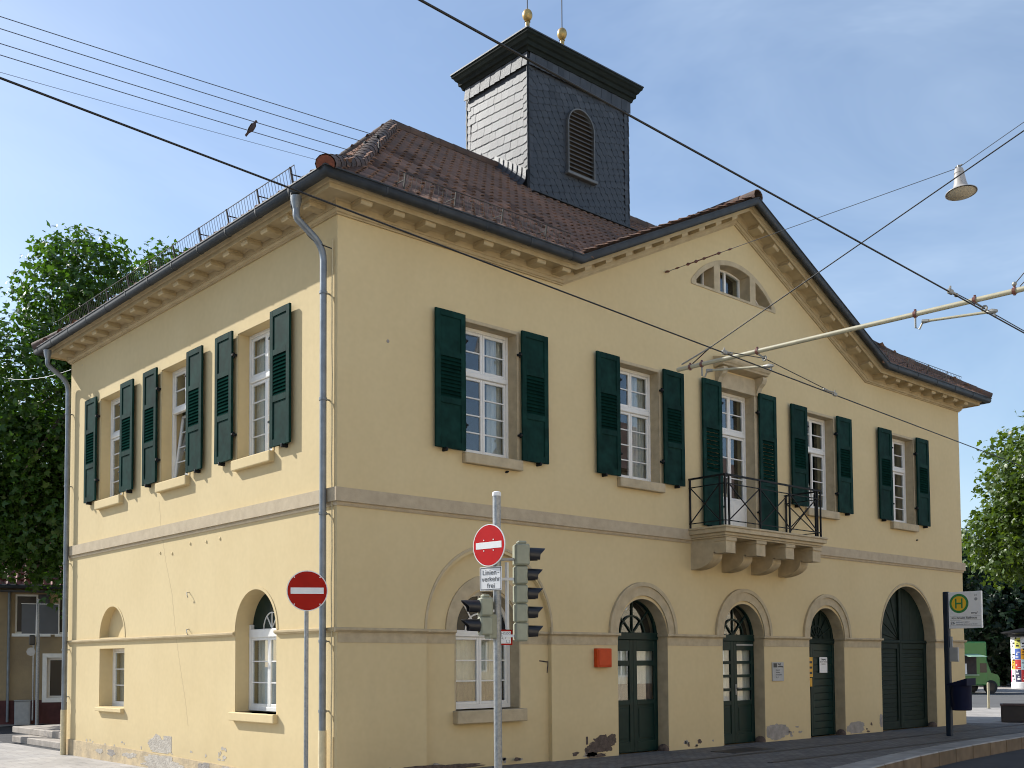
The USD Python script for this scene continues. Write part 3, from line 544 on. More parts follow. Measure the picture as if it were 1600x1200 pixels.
# ground floor window in the blind arch
GW = xf('arched_window', TH, label='white arched window inside the blind arch, pale blind above a brown curtain'); d = -0.36; c = 3.01
mb = MB(); A = arch(c, 0.69, 0.94, 2.17); mb.ext(A.difference(arch(c, 0.63, 1.01, 2.17)), FF, d-0.02, d+0.05); fbox(mb, FF, c-0.63, c+0.63, 2.12, 2.23, d-0.02, d+0.07, 0.012)
for a in (55, 90, 125): mb.bar(FF.pt(c, 2.2, d+0.02), FF.pt(c+0.64*math.cos(math.radians(a)), 2.2+0.64*math.sin(math.radians(a)), d+0.02), 0.025)
mb.ext(ring(c, 0.27, 0.295, 2.22), FF, d+0.005, d+0.035); part('frame', mb, M['white'], GW)
for a, b in ((c-0.63, c-0.003), (c+0.003, c+0.63)): sash(GW, FF, a, b, 1.01, 2.12, 3, d, stile=0.05)
mb = MB(); mb.ext(arch(c, 0.635, 2.23, 2.23), FF, d+0.015, d+0.019); part('fanlight_pane', mb, M['darkpane'], GW)
part('blind', curtain_mesh(FF, c-0.64, c+0.64, 1.38, 2.1, d-0.08, 0.010, 11), M['blind'], GW); part('curtain', curtain_mesh(FF, c-0.64, c+0.64, 0.98, 1.375, d-0.09, 0.014, 13), M['brown'], GW)
mb = MB(); fbox(mb, FF, c-0.76, c+0.76, 0.72, 0.93, -0.34, 0.05, 0.012); part('sill', mb, M['stone'], GW)
# window of the side wall, arched
SW = xf('arched_window', TH, label='white casement under a dark green arched louvre'); c = 2.375; d = -0.30
mb = MB(); fbox(mb, FL, c-0.66, c-0.60, 0.92, 2.35, d-0.02, d+0.05, 0.006); fbox(mb, FL, c+0.60, c+0.66, 0.92, 2.35, d-0.02, d+0.05, 0.006); fbox(mb, FL, c-0.60, c+0.60, 0.92, 0.99, d-0.02, d+0.05, 0.006); fbox(mb, FL, c-0.60, c+0.60, 2.13, 2.27, d-0.02, d+0.07, 0.012); part('frame', mb, M['white'], SW)
for a, b in ((c-0.60, c-0.003), (c+0.003, c+0.60)): sash(SW, FL, a, b, 0.99, 2.13, 3, d, stile=0.045)
mb = MB(); mb.ext(arch(c, 0.655, 2.27, 2.27), FL, d-0.06, d-0.02); part('fan_board', mb, M['door'], SW)
mb = MB()
for a in (52, 90, 128): mb.bar(FL.pt(c, 2.27, d-0.01), FL.pt(c+0.26*math.cos(math.radians(a)), 2.27+0.26*math.sin(math.radians(a)), d-0.01), 0.016)
mb.ext(ring(c, 0.26, 0.276, 2.27), FL, d-0.018, d-0.002)
part('fan_bar', mb, M['white'], SW)
part('curtain', curtain_mesh(FL, c-0.6, c+0.6, 0.99, 2.12, d-0.10, 0.016, 12), M['curtain'], SW)
mb = MB(); fbox(mb, FL, c-0.72, c+0.74, 0.76, 0.90, -0.36, 0.09, 0.012); part('sill', mb, M['plaster'], SW)
# small window of the side wall
SS = xf('small_window', TH); u0, u1, v0, v1 = 7.555, 8.81, 0.84, 2.02; d = -0.33; c = (u0+u1)/2
mb = MB(); fbox(mb, FL, u0, u0+0.05, v0, v1, d-0.02, d+0.05); fbox(mb, FL, u1-0.05, u1, v0, v1, d-0.02, d+0.05); fbox(mb, FL, u0+0.05, u1-0.05, v1-0.05, v1, d-0.02, d+0.05); fbox(mb, FL, u0+0.05, u1-0.05, v0, v0+0.06, d-0.02, d+0.05); part('frame', mb, M['white'], SS)
for a, b in ((u0+0.05, c-0.002), (c+0.002, u1-0.05)): sash(SS, FL, a, b, v0+0.06, v1-0.05, 3, d, stile=0.04)
part('blind', curtain_mesh(FL, u0+0.03, u1-0.03, v0+0.03, v1-0.03, d-0.10, 0.008, 8), M['blind'], SS)
mb = MB(); fbox(mb, FL, u0-0.02, u1+0.04, 0.745, 0.825, -0.40, 0.08, 0.01); part('sill', mb, M['plaster'], SS)

# doors
def door_leaf(parent, u0, u1, z1, d, panes, solid_to):
    x = MB(); B = lambda *a: fbox(x, FF, *a); st = 0.105
    B(u0, u0+st, 0.005, z1, d, d+0.05, 0.006); B(u1-st, u1, 0.005, z1, d, d+0.05, 0.006)
    edges = [(0.005, 0.20), (solid_to-0.09, solid_to)]+[(b, (panes[i+1][0] if i+1 < len(panes) else z1)) for i, (a, b) in enumerate(panes)]
    for a, b in edges: B(u0+st, u1-st, a, b, d+0.001, d+0.049, 0.004)
    B(u0+st, u1-st, 0.20, solid_to-0.09, d+0.012, d+0.03); B(u0+st+0.05, u1-st-0.05, 0.26, solid_to-0.15, d+0.03, d+0.042, 0.008)
    part('leaf', x, M['door'], parent)
    for a, b in panes: q = MB(); fbox(q, FF, u0+st, u1-st, a, b, d+0.02, d+0.024); part('pane', q, M['glass'], parent)
def fanlight(parent, c, r, zs, d, m=M['door'], inner=0.42):
    mb = MB(); mb.ext(arch(c, r, zs, zs).difference(arch(c, r-0.07, zs+0.05, zs+0.0)), FF, d, d+0.05); fbox(mb, FF, c-r, c+r, zs-0.09, zs+0.05, d, d+0.07, 0.01)
    mb.ext(ring(c, r*inner+0.03, r*inner+0.06, zs+0.02), FF, d+0.01, d+0.045)
    for a in (45, 90, 135):
        p = FF.pt(c, zs+0.02, d+0.025); L = r-0.05 if a == 90 else r*inner+0.05
        mb.bar(p, FF.pt(c+L*math.cos(math.radians(a)), zs+0.02+L*math.sin(math.radians(a)), d+0.025), 0.032, 0.03)
    for a in (45, 135):
        mb.bar(FF.pt(c+(r*inner+0.05)*math.cos(math.radians(a)), zs+(r*inner+0.05)*math.sin(math.radians(a)), d+0.02), FF.pt(c+r*math.cos(math.radians(a)), zs+r*math.sin(math.radians(a)), d+0.02), 0.03, 0.03)
    part('fanlight', mb, m, parent); mb = MB(); mb.ext(arch(c, r-0.05, zs+0.04, zs), FF, d+0.012, d+0.016); part('fanlight_pane', mb, M['glass'], parent)
d = -0.30
D1 = xf('double_door', TH, label='green double door with tall narrow panes'); c = 6.795
fanlight(D1, c, 0.71, 2.2, d)
for a, b in ((c-0.705, c-0.002), (c+0.002, c+0.705)): door_leaf(D1, a, b, 2.108, d, [(0.98, 1.62), (1.72, 1.90)], 0.98)
for a, b in ((c-0.66, c-0.06), (c+0.06, c+0.66)):
    q = MB(); q.add(*curtain_mesh(FF, a, b, 1.28, 1.98, d-0.06, 0.008, 4).get()); part('blind', q, M['curtain'], D1)  # pale sheet stands in for white reflections in the door panes
    q = MB(); q.add(*curtain_mesh(FF, a, b, 0.95, 1.28, d-0.06, 0.006, 4).get()); part('blind', q, M['brown'], D1, label='brown lower sheet standing for a reflection')  # brown sheet stands in for the darker part of the reflection
D2 = xf('double_door', TH, label='green double door with four square panes in each leaf'); c = 9.95
fanlight(D2, c, 0.715, 2.2, d)
for a, b in ((c-0.71, c-0.002), (c+0.002, c+0.71)): door_leaf(D2, a, b, 2.108, d, [(0.88, 1.08), (1.14, 1.36), (1.42, 1.64), (1.70, 1.92)], 0.88)
for a, b in ((c-0.66, c-0.06), (c+0.06, c+0.66)): part('blind', curtain_mesh(FF, a, b, 0.86, 1.96, d-0.05, 0.012, 6), M['curtain'], D2)  # pale pleated sheet stands in for bright reflections in the glass
q = MB(); fbox(q, FF, c+0.03, c+0.07, 1.00, 1.22, d+0.05, d+0.062, 0.004); q.bar(FF.pt(c+0.05, 1.14, d+0.06), FF.pt(c+0.05, 1.14, d+0.11), 0.02); q.bar(FF.pt(c+0.05, 1.14, d+0.11), FF.pt(c+0.17, 1.14, d+0.11), 0.022); part('handle', q, M['galv'], D2)
q = MB(); fbox(q, FF, c+0.08, c+0.66, 2.02, 2.055, d+0.05, d+0.06); part('strip', q, M['signgrey'], D2)
D3 = xf('boarded_door', TH, label='dark green boarded door with two notices'); c = 13.10
mb = MB(); mb.ext(arch(c, 0.72, 2.16, 2.16), FF, d+0.0, d+0.03); mb.ext(ring(c, 0.60, 0.66, 2.2), FF, d+0.03, d+0.05); mb.ext(ring(c, 0.27, 0.31, 2.2), FF, d+0.03, d+0.05)
for a in (25, 50, 75, 100, 125, 150): mb.bar(FF.pt(c+0.1*math.cos(math.radians(a)), 2.18+0.1*math.sin(math.radians(a)), d+0.04), FF.pt(c+0.66*math.cos(math.radians(a)), 2.18+0.66*math.sin(math.radians(a)), d+0.04), 0.03, 0.03)
fbox(mb, FF, c-0.72, c+0.72, 2.08, 2.2, d, d+0.06, 0.01); part('fanlight', mb, M['gate'], D3)
for a, b in ((c-0.72, c-0.20), (c-0.196, c+0.72)):
    n = 13
    for i in range(n):
        q = MB(); z = 0.01+2.07*i/n; fbox(q, FF, a+0.07, b-0.07, z+0.003, z+2.07/n-0.003, d-0.002+0.003*random.random(), d+0.028, 0.005); part('board', q, M['door'], D3)
    q = MB(); fbox(q, FF, a, a+0.075, 0.005, 2.08, d, d+0.045, 0.006); fbox(q, FF, b-0.075, b, 0.005, 2.08, d, d+0.045, 0.006); part('stile', q, M['door'], D3)
G4 = xf('carriage_gate', TH, label='large dark green arched carriage gate of boards'); c = 16.845; d = -0.30
for a, b in ((c-1.36, c-0.003), (c+0.003, c+1.36)):
    s = 1 if a > c-0.1 else -1
    q = MB(); fbox(q, FF, a, a+0.13, 0.005, 2.12, d, d+0.055, 0.008); fbox(q, FF, b-0.13, b, 0.005, 2.12, d, d+0.055, 0.008); fbox(q, FF, a+0.13, b-0.13, 0.005, 0.2, d, d+0.054, 0.006); fbox(q, FF, a+0.13, b-0.13, 1.98, 2.12, d, d+0.054, 0.006); part('gate_frame', q, M['gate'], G4)
    n = 16
    for i in range(n):
        z = 0.2+1.78*i/n; q = MB(); fbox(q, FF, a+0.12, b-0.12, z+0.0015, z+1.78/n-0.0015, d+0.0, d+0.022+0.003*random.random(), 0.004); part('board', q, M['gate'], G4)
    wedge = Polygon([(c, 2.2)]+[(c+1.35*math.cos(t), 2.2+1.33*math.sin(t)) for t in np.linspace(0 if s > 0 else math.pi, math.pi/2, 16)])
    if s > 0:
        for i in range(7):
            q = MB(); q.ext(wedge.intersection(sbox(c+1.36*i/7+0.0015, 2.19, c+1.36*(i+1)/7-0.0015, 4)), FF, d, d+0.022+0.003*(i % 2)); part('board', q, M['gate'], G4)
    for i in range(9 if s < 0 else 0):
        t0, t1 = [(0 if s > 0 else math.pi)+(s*math.pi/2)*k/9 for k in (i, i+1)]
        sec = Polygon([(c, 2.2), (c+3*math.cos(t0), 2.2+3*math.sin(t0)), (c+3*math.cos(t1), 2.2+3*math.sin(t1))]).buffer(0).intersection(wedge.buffer(0)).buffer(-0.005, join_style=2)
        q = MB(); q.ext(sec, FF, d, d+0.02+0.012*(i % 2)); part('board', q, M['gate'], G4)
    q = MB(); fbox(q, FF, min(c, c+s*1.36), max(c, c+s*1.36), 2.122, 2.20, d, d+0.08, 0.012); part('rail', q, M['gate'], G4)
q = MB(); fbox(q, FF, c-0.05, c+0.05, 0.005, 3.5, d+0.03, d+0.075, 0.012); part('astragal', q, M['gate'], G4)
# wheel guards at the foot of the reveals
for u in (7.46, 10.62, 13.78, 18.13): q = MB(); q.tm(trimesh.creation.icosphere(2, 0.11), np.array([[0.8, 0, 0, u+0.0], [0, 1.1, 0, 0.10], [0, 0, 1.0, 0.02], [0, 0, 0, 1]])); part('guard_stone', q, M['mortar_dark'], TH, smooth=True)

# ------------------------------------------------------------------ plaster damage, rain marks with a shape of their own
def blob_poly(cx, cz, rx, rz, seed, n=44, rough=0.32):
    r = np.random.default_rng(seed); n = 150; a = np.linspace(0, 2*np.pi, n, endpoint=False); k = 1+0.10*(meshkit.noise(np.column_stack([a*6, a*0+seed, a*0]))-0.5)*2+0.16*(meshkit.noise(np.column_stack([a*15, a*0+seed, a*0+5]))-0.5)+sum(rough/(j**0.8)*np.sin(j*a+r.random()*6.28)*r.uniform(0.5, 1.0) for j in (2, 3, 5, 8, 13))*0.7
    return Polygon(np.column_stack([cx+rx*k*np.cos(a), cz+rz*k*np.sin(a)])).buffer(0)
def patch(fr, poly, m, d1=0.004):
    mb = MB(); mb.ext(poly, fr, -0.01, d1); part('bare_patch', mb, m, TH)
cut = sbox(-1, -0.24, 30, 3)
patch(FL, blob_poly(5.95, 0.17, 0.42, 0.20, 3).union(sbox(5.42, 0.1, 5.72, 0.36).buffer(0.02)).intersection(sbox(0, 0.055, 12, 1)), M['mortar_pale'])
patch(FL, blob_poly(5.75, -0.13, 0.9, 0.13, 9).intersection(sbox(0, -0.26, 12, 0.03)), M['mortar_pale'], 0.026)
for k, (u, w_) in enumerate(((8.7, 0.16), (8.1, 0.22), (7.2, 0.3), (4.1, 0.25), (3.3, 0.2))): patch(FL, blob_poly(u, -0.07, w_, 0.055, 20+k, rough=0.6), M['mortar'] if k % 2 else M['mortar_pale'], 0.025)
fr_ = random.Random(12)
for k in range(26):
    u = fr_.uniform(3.2, 9.6); z = 0.06+abs(fr_.gauss(0, 0.10)); patch(FL, blob_poly(u, z, fr_.uniform(0.02, 0.07), fr_.uniform(0.012, 0.035), 60+k, rough=0.5).intersection(sbox(0, 0.06, 12, 2)), M['mortar_pale'], 0.003)
for k in range(34):
    u = fr_.choice((5.3, 5.7, 8.0, 8.8, 11.2, 11.9, 14.2, 14.8, 2.0, 3.4, 1.0))+fr_.gauss(0, 0.30)
    if min(abs(u-c_) for c_ in (6.795, 9.95, 13.1, 16.845)) < 0.80 or abs(u-16.845) < 1.45: continue
    patch(FF, blob_poly(u, 0.03+abs(fr_.gauss(0, 0.10)), fr_.uniform(0.02, 0.08), fr_.uniform(0.012, 0.04), 120+k, rough=0.5).intersection(sbox(0.05, 0.004, 19.7, 2)), M[fr_.choice(('mortar', 'mortar', 'mortar_dark'))], 0.003)
patch(FF, blob_poly(5.62, 0.22, 0.36, 0.13, 5, rough=0.5).union(blob_poly(5.35, 0.12, 0.16, 0.10, 6)).union(blob_poly(5.90, 0.30, 0.13, 0.09, 7)).union(sbox(5.22, 0.24, 5.27, 0.38)).intersection(sbox(5.0, 0.004, 6.07, 1)), M['mortar_dark'])
patch(FF, blob_poly(5.45, 0.04, 0.22, 0.06, 8, rough=0.5).intersection(sbox(5.0, 0.004, 6.07, 1)), M['mortar_dark'])
patch(FF, blob_poly(11.08, 0.20, 0.42, 0.18, 12, rough=0.2).intersection(sbox(10.7, 0.02, 11.6, 0.42)), M['mortar'])
patch(FF, blob_poly(14.25, 0.14, 0.42, 0.13, 14, rough=0.28).intersection(sbox(13.85, 0.02, 15.0, 1)), M['mortar'])
patch(FF, blob_poly(15.42, 0.26, 0.10, 0.14, 15).intersection(sbox(15, 0.05, 15.47, 1)), M['mortar'])
patch(FF, blob_poly(1.9, 0.06, 0.9, 0.05, 16, rough=0.6).intersection(sbox(0.2, 0.004, 5, 0.2)), M['mortar_dark'])
# render anchors under the band, hooks
for u, z in ((5.96, 3.78), (5.45, 3.73), (4.72, 3.85), (4.1, 3.83), (3.6, 3.84)): q = MB(); q.tm(trimesh.creation.icosphere(1, 0.03), np.array([[0.6, 0, 0, 0], [0, 1, 0, u], [0, 0, 1, z], [0, 0, 0, 1]])); part('anchor_stud', q, M['plaster'], TH, smooth=True)
for u, z in ((4.75, 2.98), (4.75, 2.32)): q = MB(); q.tube([FL.pt(u, z, 0), FL.pt(u-0.03, z-0.01, 0.06), FL.pt(u-0.06, z-0.06, 0.07), FL.pt(u-0.05, z-0.1, 0.05)], 0.008, 6); part('wall_hook', q, M['galv'], TH)
q = MB(); q.tm(trimesh.creation.icosphere(1, 0.028), np.array([[1, 0, 0, 0.92], [0, 0.5, 0, 0], [0, 0, 1, 6.62], [0, 0, 0, 1]])); part('wall_stud', q, M['mortar'], TH)
for u, z in ((3.30, 4.86), (17.35, 4.72)): q = MB(); q.tm(trimesh.creation.icosphere(1, 0.02), np.array([[1, 0, 0, u], [0, 2.5, 0, -0.08 if u < 5 else 0], [0, 0, 1, z], [0, 0, 0, 1]])); part('wall_stud', q, M['iron'], TH)
# hairline crack of the side wall
cr = [(6.02, 4.75), (5.95, 4.30), (5.72, 3.6), (5.45, 3.0), (5.28, 2.25), (5.10, 1.7), (4.85, 1.0), (4.75, 0.6)]
q = MB(); q.ext(LineString(cr).buffer(0.003), FL, -0.004, 0.0012); part('crack', q, M['crackm'], TH)
q = MB(); q.ext(unary_union([LineString([(4.18, 1.72), (4.38, 1.70), (4.36, 1.52)]).buffer(0.012)]), FF, -0.088, -0.083); part('crack', q, M['mortar_dark'], TH)

# ------------------------------------------------------------------ balcony
BL = xf('balcony', TH); X0, X1, DP = 8.10, 11.66, 0.96
sp = [(0.0, 0.0), (DP-0.10, 0.0), (DP-0.10, 0.035), (DP-0.075, 0.045), (DP-0.06, 0.075), (DP-0.02, 0.09), (DP-0.02, 0.17), (DP, 0.18), (DP, 0.205), (0.0, 0.215)]
slab = sbox(0, 0, 1, 1)
mb = MB()
for k, (z0, z1, o) in enumerate(((4.07, 4.105, 0.10), (4.105, 4.16, 0.07), (4.16, 4.245, 0.02), (4.245, 4.285, 0.0))): mb.box(X0+o, X1-o, -(DP-o), 0.02, z0, z1, 0.008)
part('slab', mb, M['stone'], BL)
br = Polygon([(0.0, 4.07), (0.84, 4.07), (0.84, 3.77), (0.60, 3.77), (0.585, 3.80), (0.56, 3.81), (0.535, 3.79), (0.53, 3.76)]+[(0.53*math.cos(t)+0.0, 3.74-0.25*math.sin(t)) for t in np.linspace(0.0, math.pi/2, 12)])
for u in (8.25, 9.24, 10.25, 11.24):
    mb = MB(); e = trimesh.creation.extrude_polygon(br, 0.30, engine='earcut'); v = np.array(e.vertices); mb.add(np.column_stack([u+v[:, 2], -v[:, 0], v[:, 1]]), e.faces); mb.box(u-0.02, u+0.32, -0.865, -0.58, 4.0, 4.066, 0.008); part('bracket', mb, M['stone'], BL)
RX0, RX1, RY, RZ0, RZ1 = 8.22, 11.54, -0.86, 4.285, 5.27
def post(x, y, z0=RZ0): q = MB(); q.box(x-0.016, x+0.016, y-0.016, y+0.016, z0, RZ1, 0.003); part('post', q, M['iron'], BL)
bays = np.linspace(RX0+0.12, RX1-0.12, 4)
for x in [RX0, RX1, *bays]: post(x, RY)
for x in (RX0, RX1): post(x, -0.03); post(x, RY+0.12)
def rail(p, q_, w=0.018, name='bar'): q = MB(); q.bar(p, q_, w); part(name, q, M['iron'], BL)
for z, w in ((RZ1, 0.034), (5.10, 0.018), (4.39, 0.018)):
    nm = 'handrail' if z == RZ1 else 'bar'
    rail((RX0-0.02, RY, z), (RX1+0.02, RY, z), w, nm)
    for x in (RX0, RX1): rail((x, RY, z), (x, 0.0, z), w, nm)
for a, b in zip(bays[:-1], bays[1:]): rail((a, RY-0.008, 5.10), (b, RY-0.008, 4.39)); rail((a, RY+0.008, 4.39), (b, RY+0.008, 5.10))
for x in (RX0, RX1): rail((x-0.008, RY+0.12, 5.10), (x-0.008, -0.03, 4.39)); rail((x+0.008, RY+0.12, 4.39), (x+0.008, -0.03, 5.10))

# ------------------------------------------------------------------ roof
ROOF = xf('roof', TH); EO = 0.52; E0 = 8.70
FPR = [(-EO, E0), (1.1, 9.80), (5.3, 13.30)]; LPR = [(-EO, E0), (1.1, 9.80), (4.89, 13.30)]
def pw(prof, s): return np.interp(s, [p[0] for p in prof], [p[1] for p in prof])+np.where(np.asarray(s) < prof[0][0], (np.asarray(s)-prof[0][0])*0.66, 0)
GZ, GS = 11.215, math.tan(th)
def main_z(x, y): return np.minimum(np.minimum(pw(FPR, y), pw(FPR, D-y)), np.minimum(pw(LPR, x), pw(LPR, W-x)))
def gab_z(x, y): return np.where(y < 4.2, GZ-GS*np.abs(x-AX), -5.0)
def roof_z(x, y): return np.maximum(main_z(x, y), gab_z(x, y))
xs = np.linspace(-EO+0.02, W+EO-0.02, 141); ys = np.linspace(-EO+0.02, D+EO-0.02, 85); gx, gy = np.meshgrid(xs, ys, indexing='ij'); gz = roof_z(gx, gy)-0.05
idx = np.arange(gx.size).reshape(gx.shape); f = np.stack([idx[:-1, :-1], idx[1:, :-1], idx[1:, 1:], idx[:-1, 1:]], -1).reshape(-1, 4)
part('roof_deck', (np.column_stack([gx.ravel(), gy.ravel(), gz.ravel()]), f), M['ridge'], ROOF)
TX0, TX1, TY0, TY1, TZ = 7.96, 11.44, 4.22, 6.42, 15.75
# pantile: local x across, y down the slope, z outwards
TWD, TLN = 0.225, 0.40
tu = np.linspace(0, 1, 7); tw = 0.040*np.array([0.55, 1.0, 0.62, -0.05, -0.45, -0.35, 0.35])
tv = []
for yy, dz in ((0, 0.0), (TLN, 0.038)):
    for u, w_ in zip(tu, tw): tv.append([(u-0.5)*(TWD+0.012), yy, w_+dz])
for u, w_ in zip(tu, tw): tv.append([(u-0.5)*(TWD+0.012), TLN, w_+0.038-0.018])
for u, w_ in zip(tu, tw): tv.append([(u-0.5)*(TWD+0.012), TLN-0.12, w_+0.038-0.030])
tv = V(tv); tf = []
for j in range(6): tf += [[j, j+7, j+8, j+1], [j+7, j+14, j+15, j+8], [j+14, j+21, j+22, j+15]]
tf = V(tf); tf = np.vstack([tf[:, [0, 1, 2]], tf[:, [0, 2, 3]]])
def slope_rows(prof, axis_fn, across, n_across, alen):
    """yield tile frames: rows along the profile"""
    out = []
    for (a, b) in zip(prof[:-1], prof[1:]):
        L = math.hypot(b[0]-a[0], b[1]-a[1]); n = max(1, round(L/0.33))
        for i in range(n):
            s = (i+1.0)/n; out.append((a[0]+(b[0]-a[0])*s, a[1]+(b[1]-a[1])*s, (b[0]-a[0])/L, (b[1]-a[1])/L))
    return out
tiles = {}
def lay(key, rows, coord, lo, hi, plane_z):
    """coord(s, t) -> (x, y, down2d, across2d)"""
    res = []
    for r, (s, z, ds, dz) in enumerate(rows):
        n = int((hi-lo)/TWD)
        for j in range(n+1):
            t = lo+(j+0.5)*TWD
            x, y, din, acr = coord(s, t)
            xc, yc = x-din[0]*ds*0.2, y-din[1]*ds*0.2; zc = z-dz*0.2
            if xc < -EO-0.1 or xc > W+EO+0.1 or yc < -EO-0.1 or yc > D+EO+0.1: continue
            if roof_z(xc, yc) > zc+0.045 or roof_z(xc, yc) < zc-0.06: continue
            if TX0+0.05 < xc < TX1-0.05 and TY0+0.05 < yc < TY1-0.05: continue
            down = V([-din[0]*ds, -din[1]*ds, -dz]); a = V([acr[0], acr[1], 0.0]); nrm = np.cross(a, down)
            if nrm[2] < 0: a = -a; nrm = -nrm
            m = np.eye(4); j_ = rng.normal(0, 0.006, 3)
            m[:3, 0] = a+nrm*j_[0]; m[:3, 1] = down+nrm*j_[1]*1.2; m[:3, 2] = nrm; m[:3, 3] = V([x, y, z])+nrm*(0.012+abs(j_[2])*0.5)
            res.append(m)
    tiles[key] = res
fr_rows = slope_rows(FPR, None, None, 0, 0); lf_rows = slope_rows(LPR, None, None, 0, 0)
lay('front', fr_rows, lambda s, t: (t, s, (0, 1), (1, 0)), -EO, W+EO, None)
lay('rear', fr_rows, lambda s, t: (t, D-s, (0, -1), (1, 0)), -EO, W+EO, None)
lay('left', lf_rows, lambda s, t: (s, t, (1, 0), (0, 1)), -EO, D+EO, None)
lay('right', lf_rows, lambda s, t: (W-s, t, (-1, 0), (0, 1)), -EO, D+EO, None)
gpr = [(0.0, GZ-GS*(AX-KX0+0.15)), (AX-KX0+0.15, GZ)]
grow = slope_rows(gpr, None, None, 0, 0)
lay('gl', grow, lambda s, t: (KX0-0.15+s, t, (1, 0), (0, 1)), -EO-0.02, 4.1, None)
lay('gr', grow, lambda s, t: (KX1+0.15-s, t, (-1, 0), (0, 1)), -EO-0.02, 4.1, None)
fl = [m for m in tiles['front'] if m[0, 3] < 9.0]; rest = [m for m in tiles['front'] if m[0, 3] >= 9.0]
fl.sort(key=lambda m: np.linalg.norm(m[:3, 3]-EYE))
for m in fl[:300]: part('roof_tile', MB().add(tv, tf, m), M['tile'], ROOF, smooth=50)
mb = MB()
for k in ('rear', 'left', 'right', 'gl', 'gr'):
    for m in tiles[k]: mb.add(tv, tf, m)
for m in fl[300:]+rest: mb.add(tv, tf, m)
part('remaining_tiles', mb, M['tile'], ROOF, smooth=50, kind='stuff')
# hip and ridge tiles
def ridge_run(pts, r=0.145, step=0.42, first=None):
    pts = [V(p, float) for p in pts]
    for a, b in zip(pts[:-1], pts[1:]):
        L = np.linalg.norm(b-a); n = max(1, round(L/step)); d = (b-a)/L
        side = unit(np.cross(d, Z1)); nrm = np.cross(side, d)
        for i in range(n):
            p = a+d*(L*i/n); q = a+d*(L*(i+1)/n+0.06); mb = MB(); ang = np.linspace(-0.15*math.pi, 1.15*math.pi, 9); vs = []
            for P, rr in ((p, r*1.05), (q, r*0.97)):
                for t in ang: vs.append(P+side*rr*math.cos(t)+nrm*(rr*0.9*math.sin(t)-0.02))
            for t in ang: vs.append(p+d*0.02+side*(r*0.98)*math.cos(t)+nrm*(r*0.88*math.sin(t)-0.02))
            f = [[j, j+1, 10+j, 9+j] for j in range(8)]+[[j+1, j, 18+j, 19+j] for j in range(8)]
            part('ridge_tile', mb.add(V(vs), f), M['ridge'], ROOF, smooth=50)
hz = lambda k: (k, k*1.0, float(pw(LPR, k))+0.06)
hip = lambda sx, sy: [(sx(-0.60), sy(-0.60), 8.74), (sx(1.1), sy(1.1), 9.86), (sx(4.89), sy(5.3), 13.36)]
ridge_run(hip(lambda a: a, lambda b: b)); ridge_run(hip(lambda a: W-a, lambda b: b)); ridge_run(hip(lambda a: a, lambda b: D-b)); ridge_run(hip(lambda a: W-a, lambda b: D-b))
ridge_run([(4.89, 5.3, 13.36), (W-4.89, 5.3, 13.36)]); ridge_run([(AX, -0.62, GZ+0.04), (AX, 3.0, GZ+0.04)])
q = MB(); a = V([-0.60, -0.60, 8.74]); d_ = unit(V([1.76, 1.76, 1.16])); side = unit(np.cross(d_, Z1)); nrm = np.cross(side, d_)
vs = [a-nrm*0.0]+[a+side*0.135*math.cos(t)+nrm*(0.12*math.sin(t)-0.02) for t in np.linspace(-0.15*math.pi, 1.15*math.pi, 13)]; vs = [v-d_*0.012 for v in vs]
q.add(V(vs), [[0, i, i+1] for i in range(1, 13)]); part('hip_end', q, M['orange'], ROOF)
# valley flashing and snow guards
def snow_guard(p, q_, out, h=0.24):
    p, q_ = V(p, float), V(q_, float); L = np.linalg.norm(q_-p); n = int(L/0.085); mb = MB(); lean = V([out[0]*0.05, out[1]*0.05, h])
    for i in range(n+1): a = p+(q_-p)*i/n; mb.bar(a, a+lean, 0.0055)
    mb.bar(p, q_, 0.010); mb.bar(p+lean, q_+lean, 0.010)
    for i in range(int(L/1.0)+1):
        a = p+(q_-p)*min(1, (i*1.0+0.12)/L); mb.bar(a, a+lean*1.04, 0.022); mb.bar(a-V([out[0], out[1], 0])*0.3+V([0, 0, 0.16]), a+lean*0.6, 0.014); mb.bar(a-V([out[0], out[1], 0])*0.3+V([0, 0, 0.19]), a-V([0, 0, 0.03]), 0.022)
    part('snow_guard', mb, M['guard'], ROOF)
snow_guard((-0.36, 0.55, 8.93), (-0.36, D-0.3, 8.93), (-1, 0)); snow_guard((0.85, -0.34, 8.89), (4.55, -0.34, 8.89), (0, -1)); snow_guard((W-4.5, -0.34, 8.89), (W-0.6, -0.34, 8.89), (0, -1))
for sx in (1, -1):
    x0 = KX0 if sx > 0 else KX1; mb = MB(); xe = AX-sx*1.6
    zz = lambda x: float(gab_z(x, 0)); yv = lambda x: float(np.interp(zz(x), [p[1] for p in FPR], [p[0] for p in FPR]))
    P = [V([x, yv(x), zz(x)+0.035]) for x in np.linspace(x0, xe, 8)]
    for a, b in zip(P[:-1], P[1:]): mb.bar(a, b, 0.22, 0.012)
    part('valley_flashing', mb, M['gutter'], ROOF)

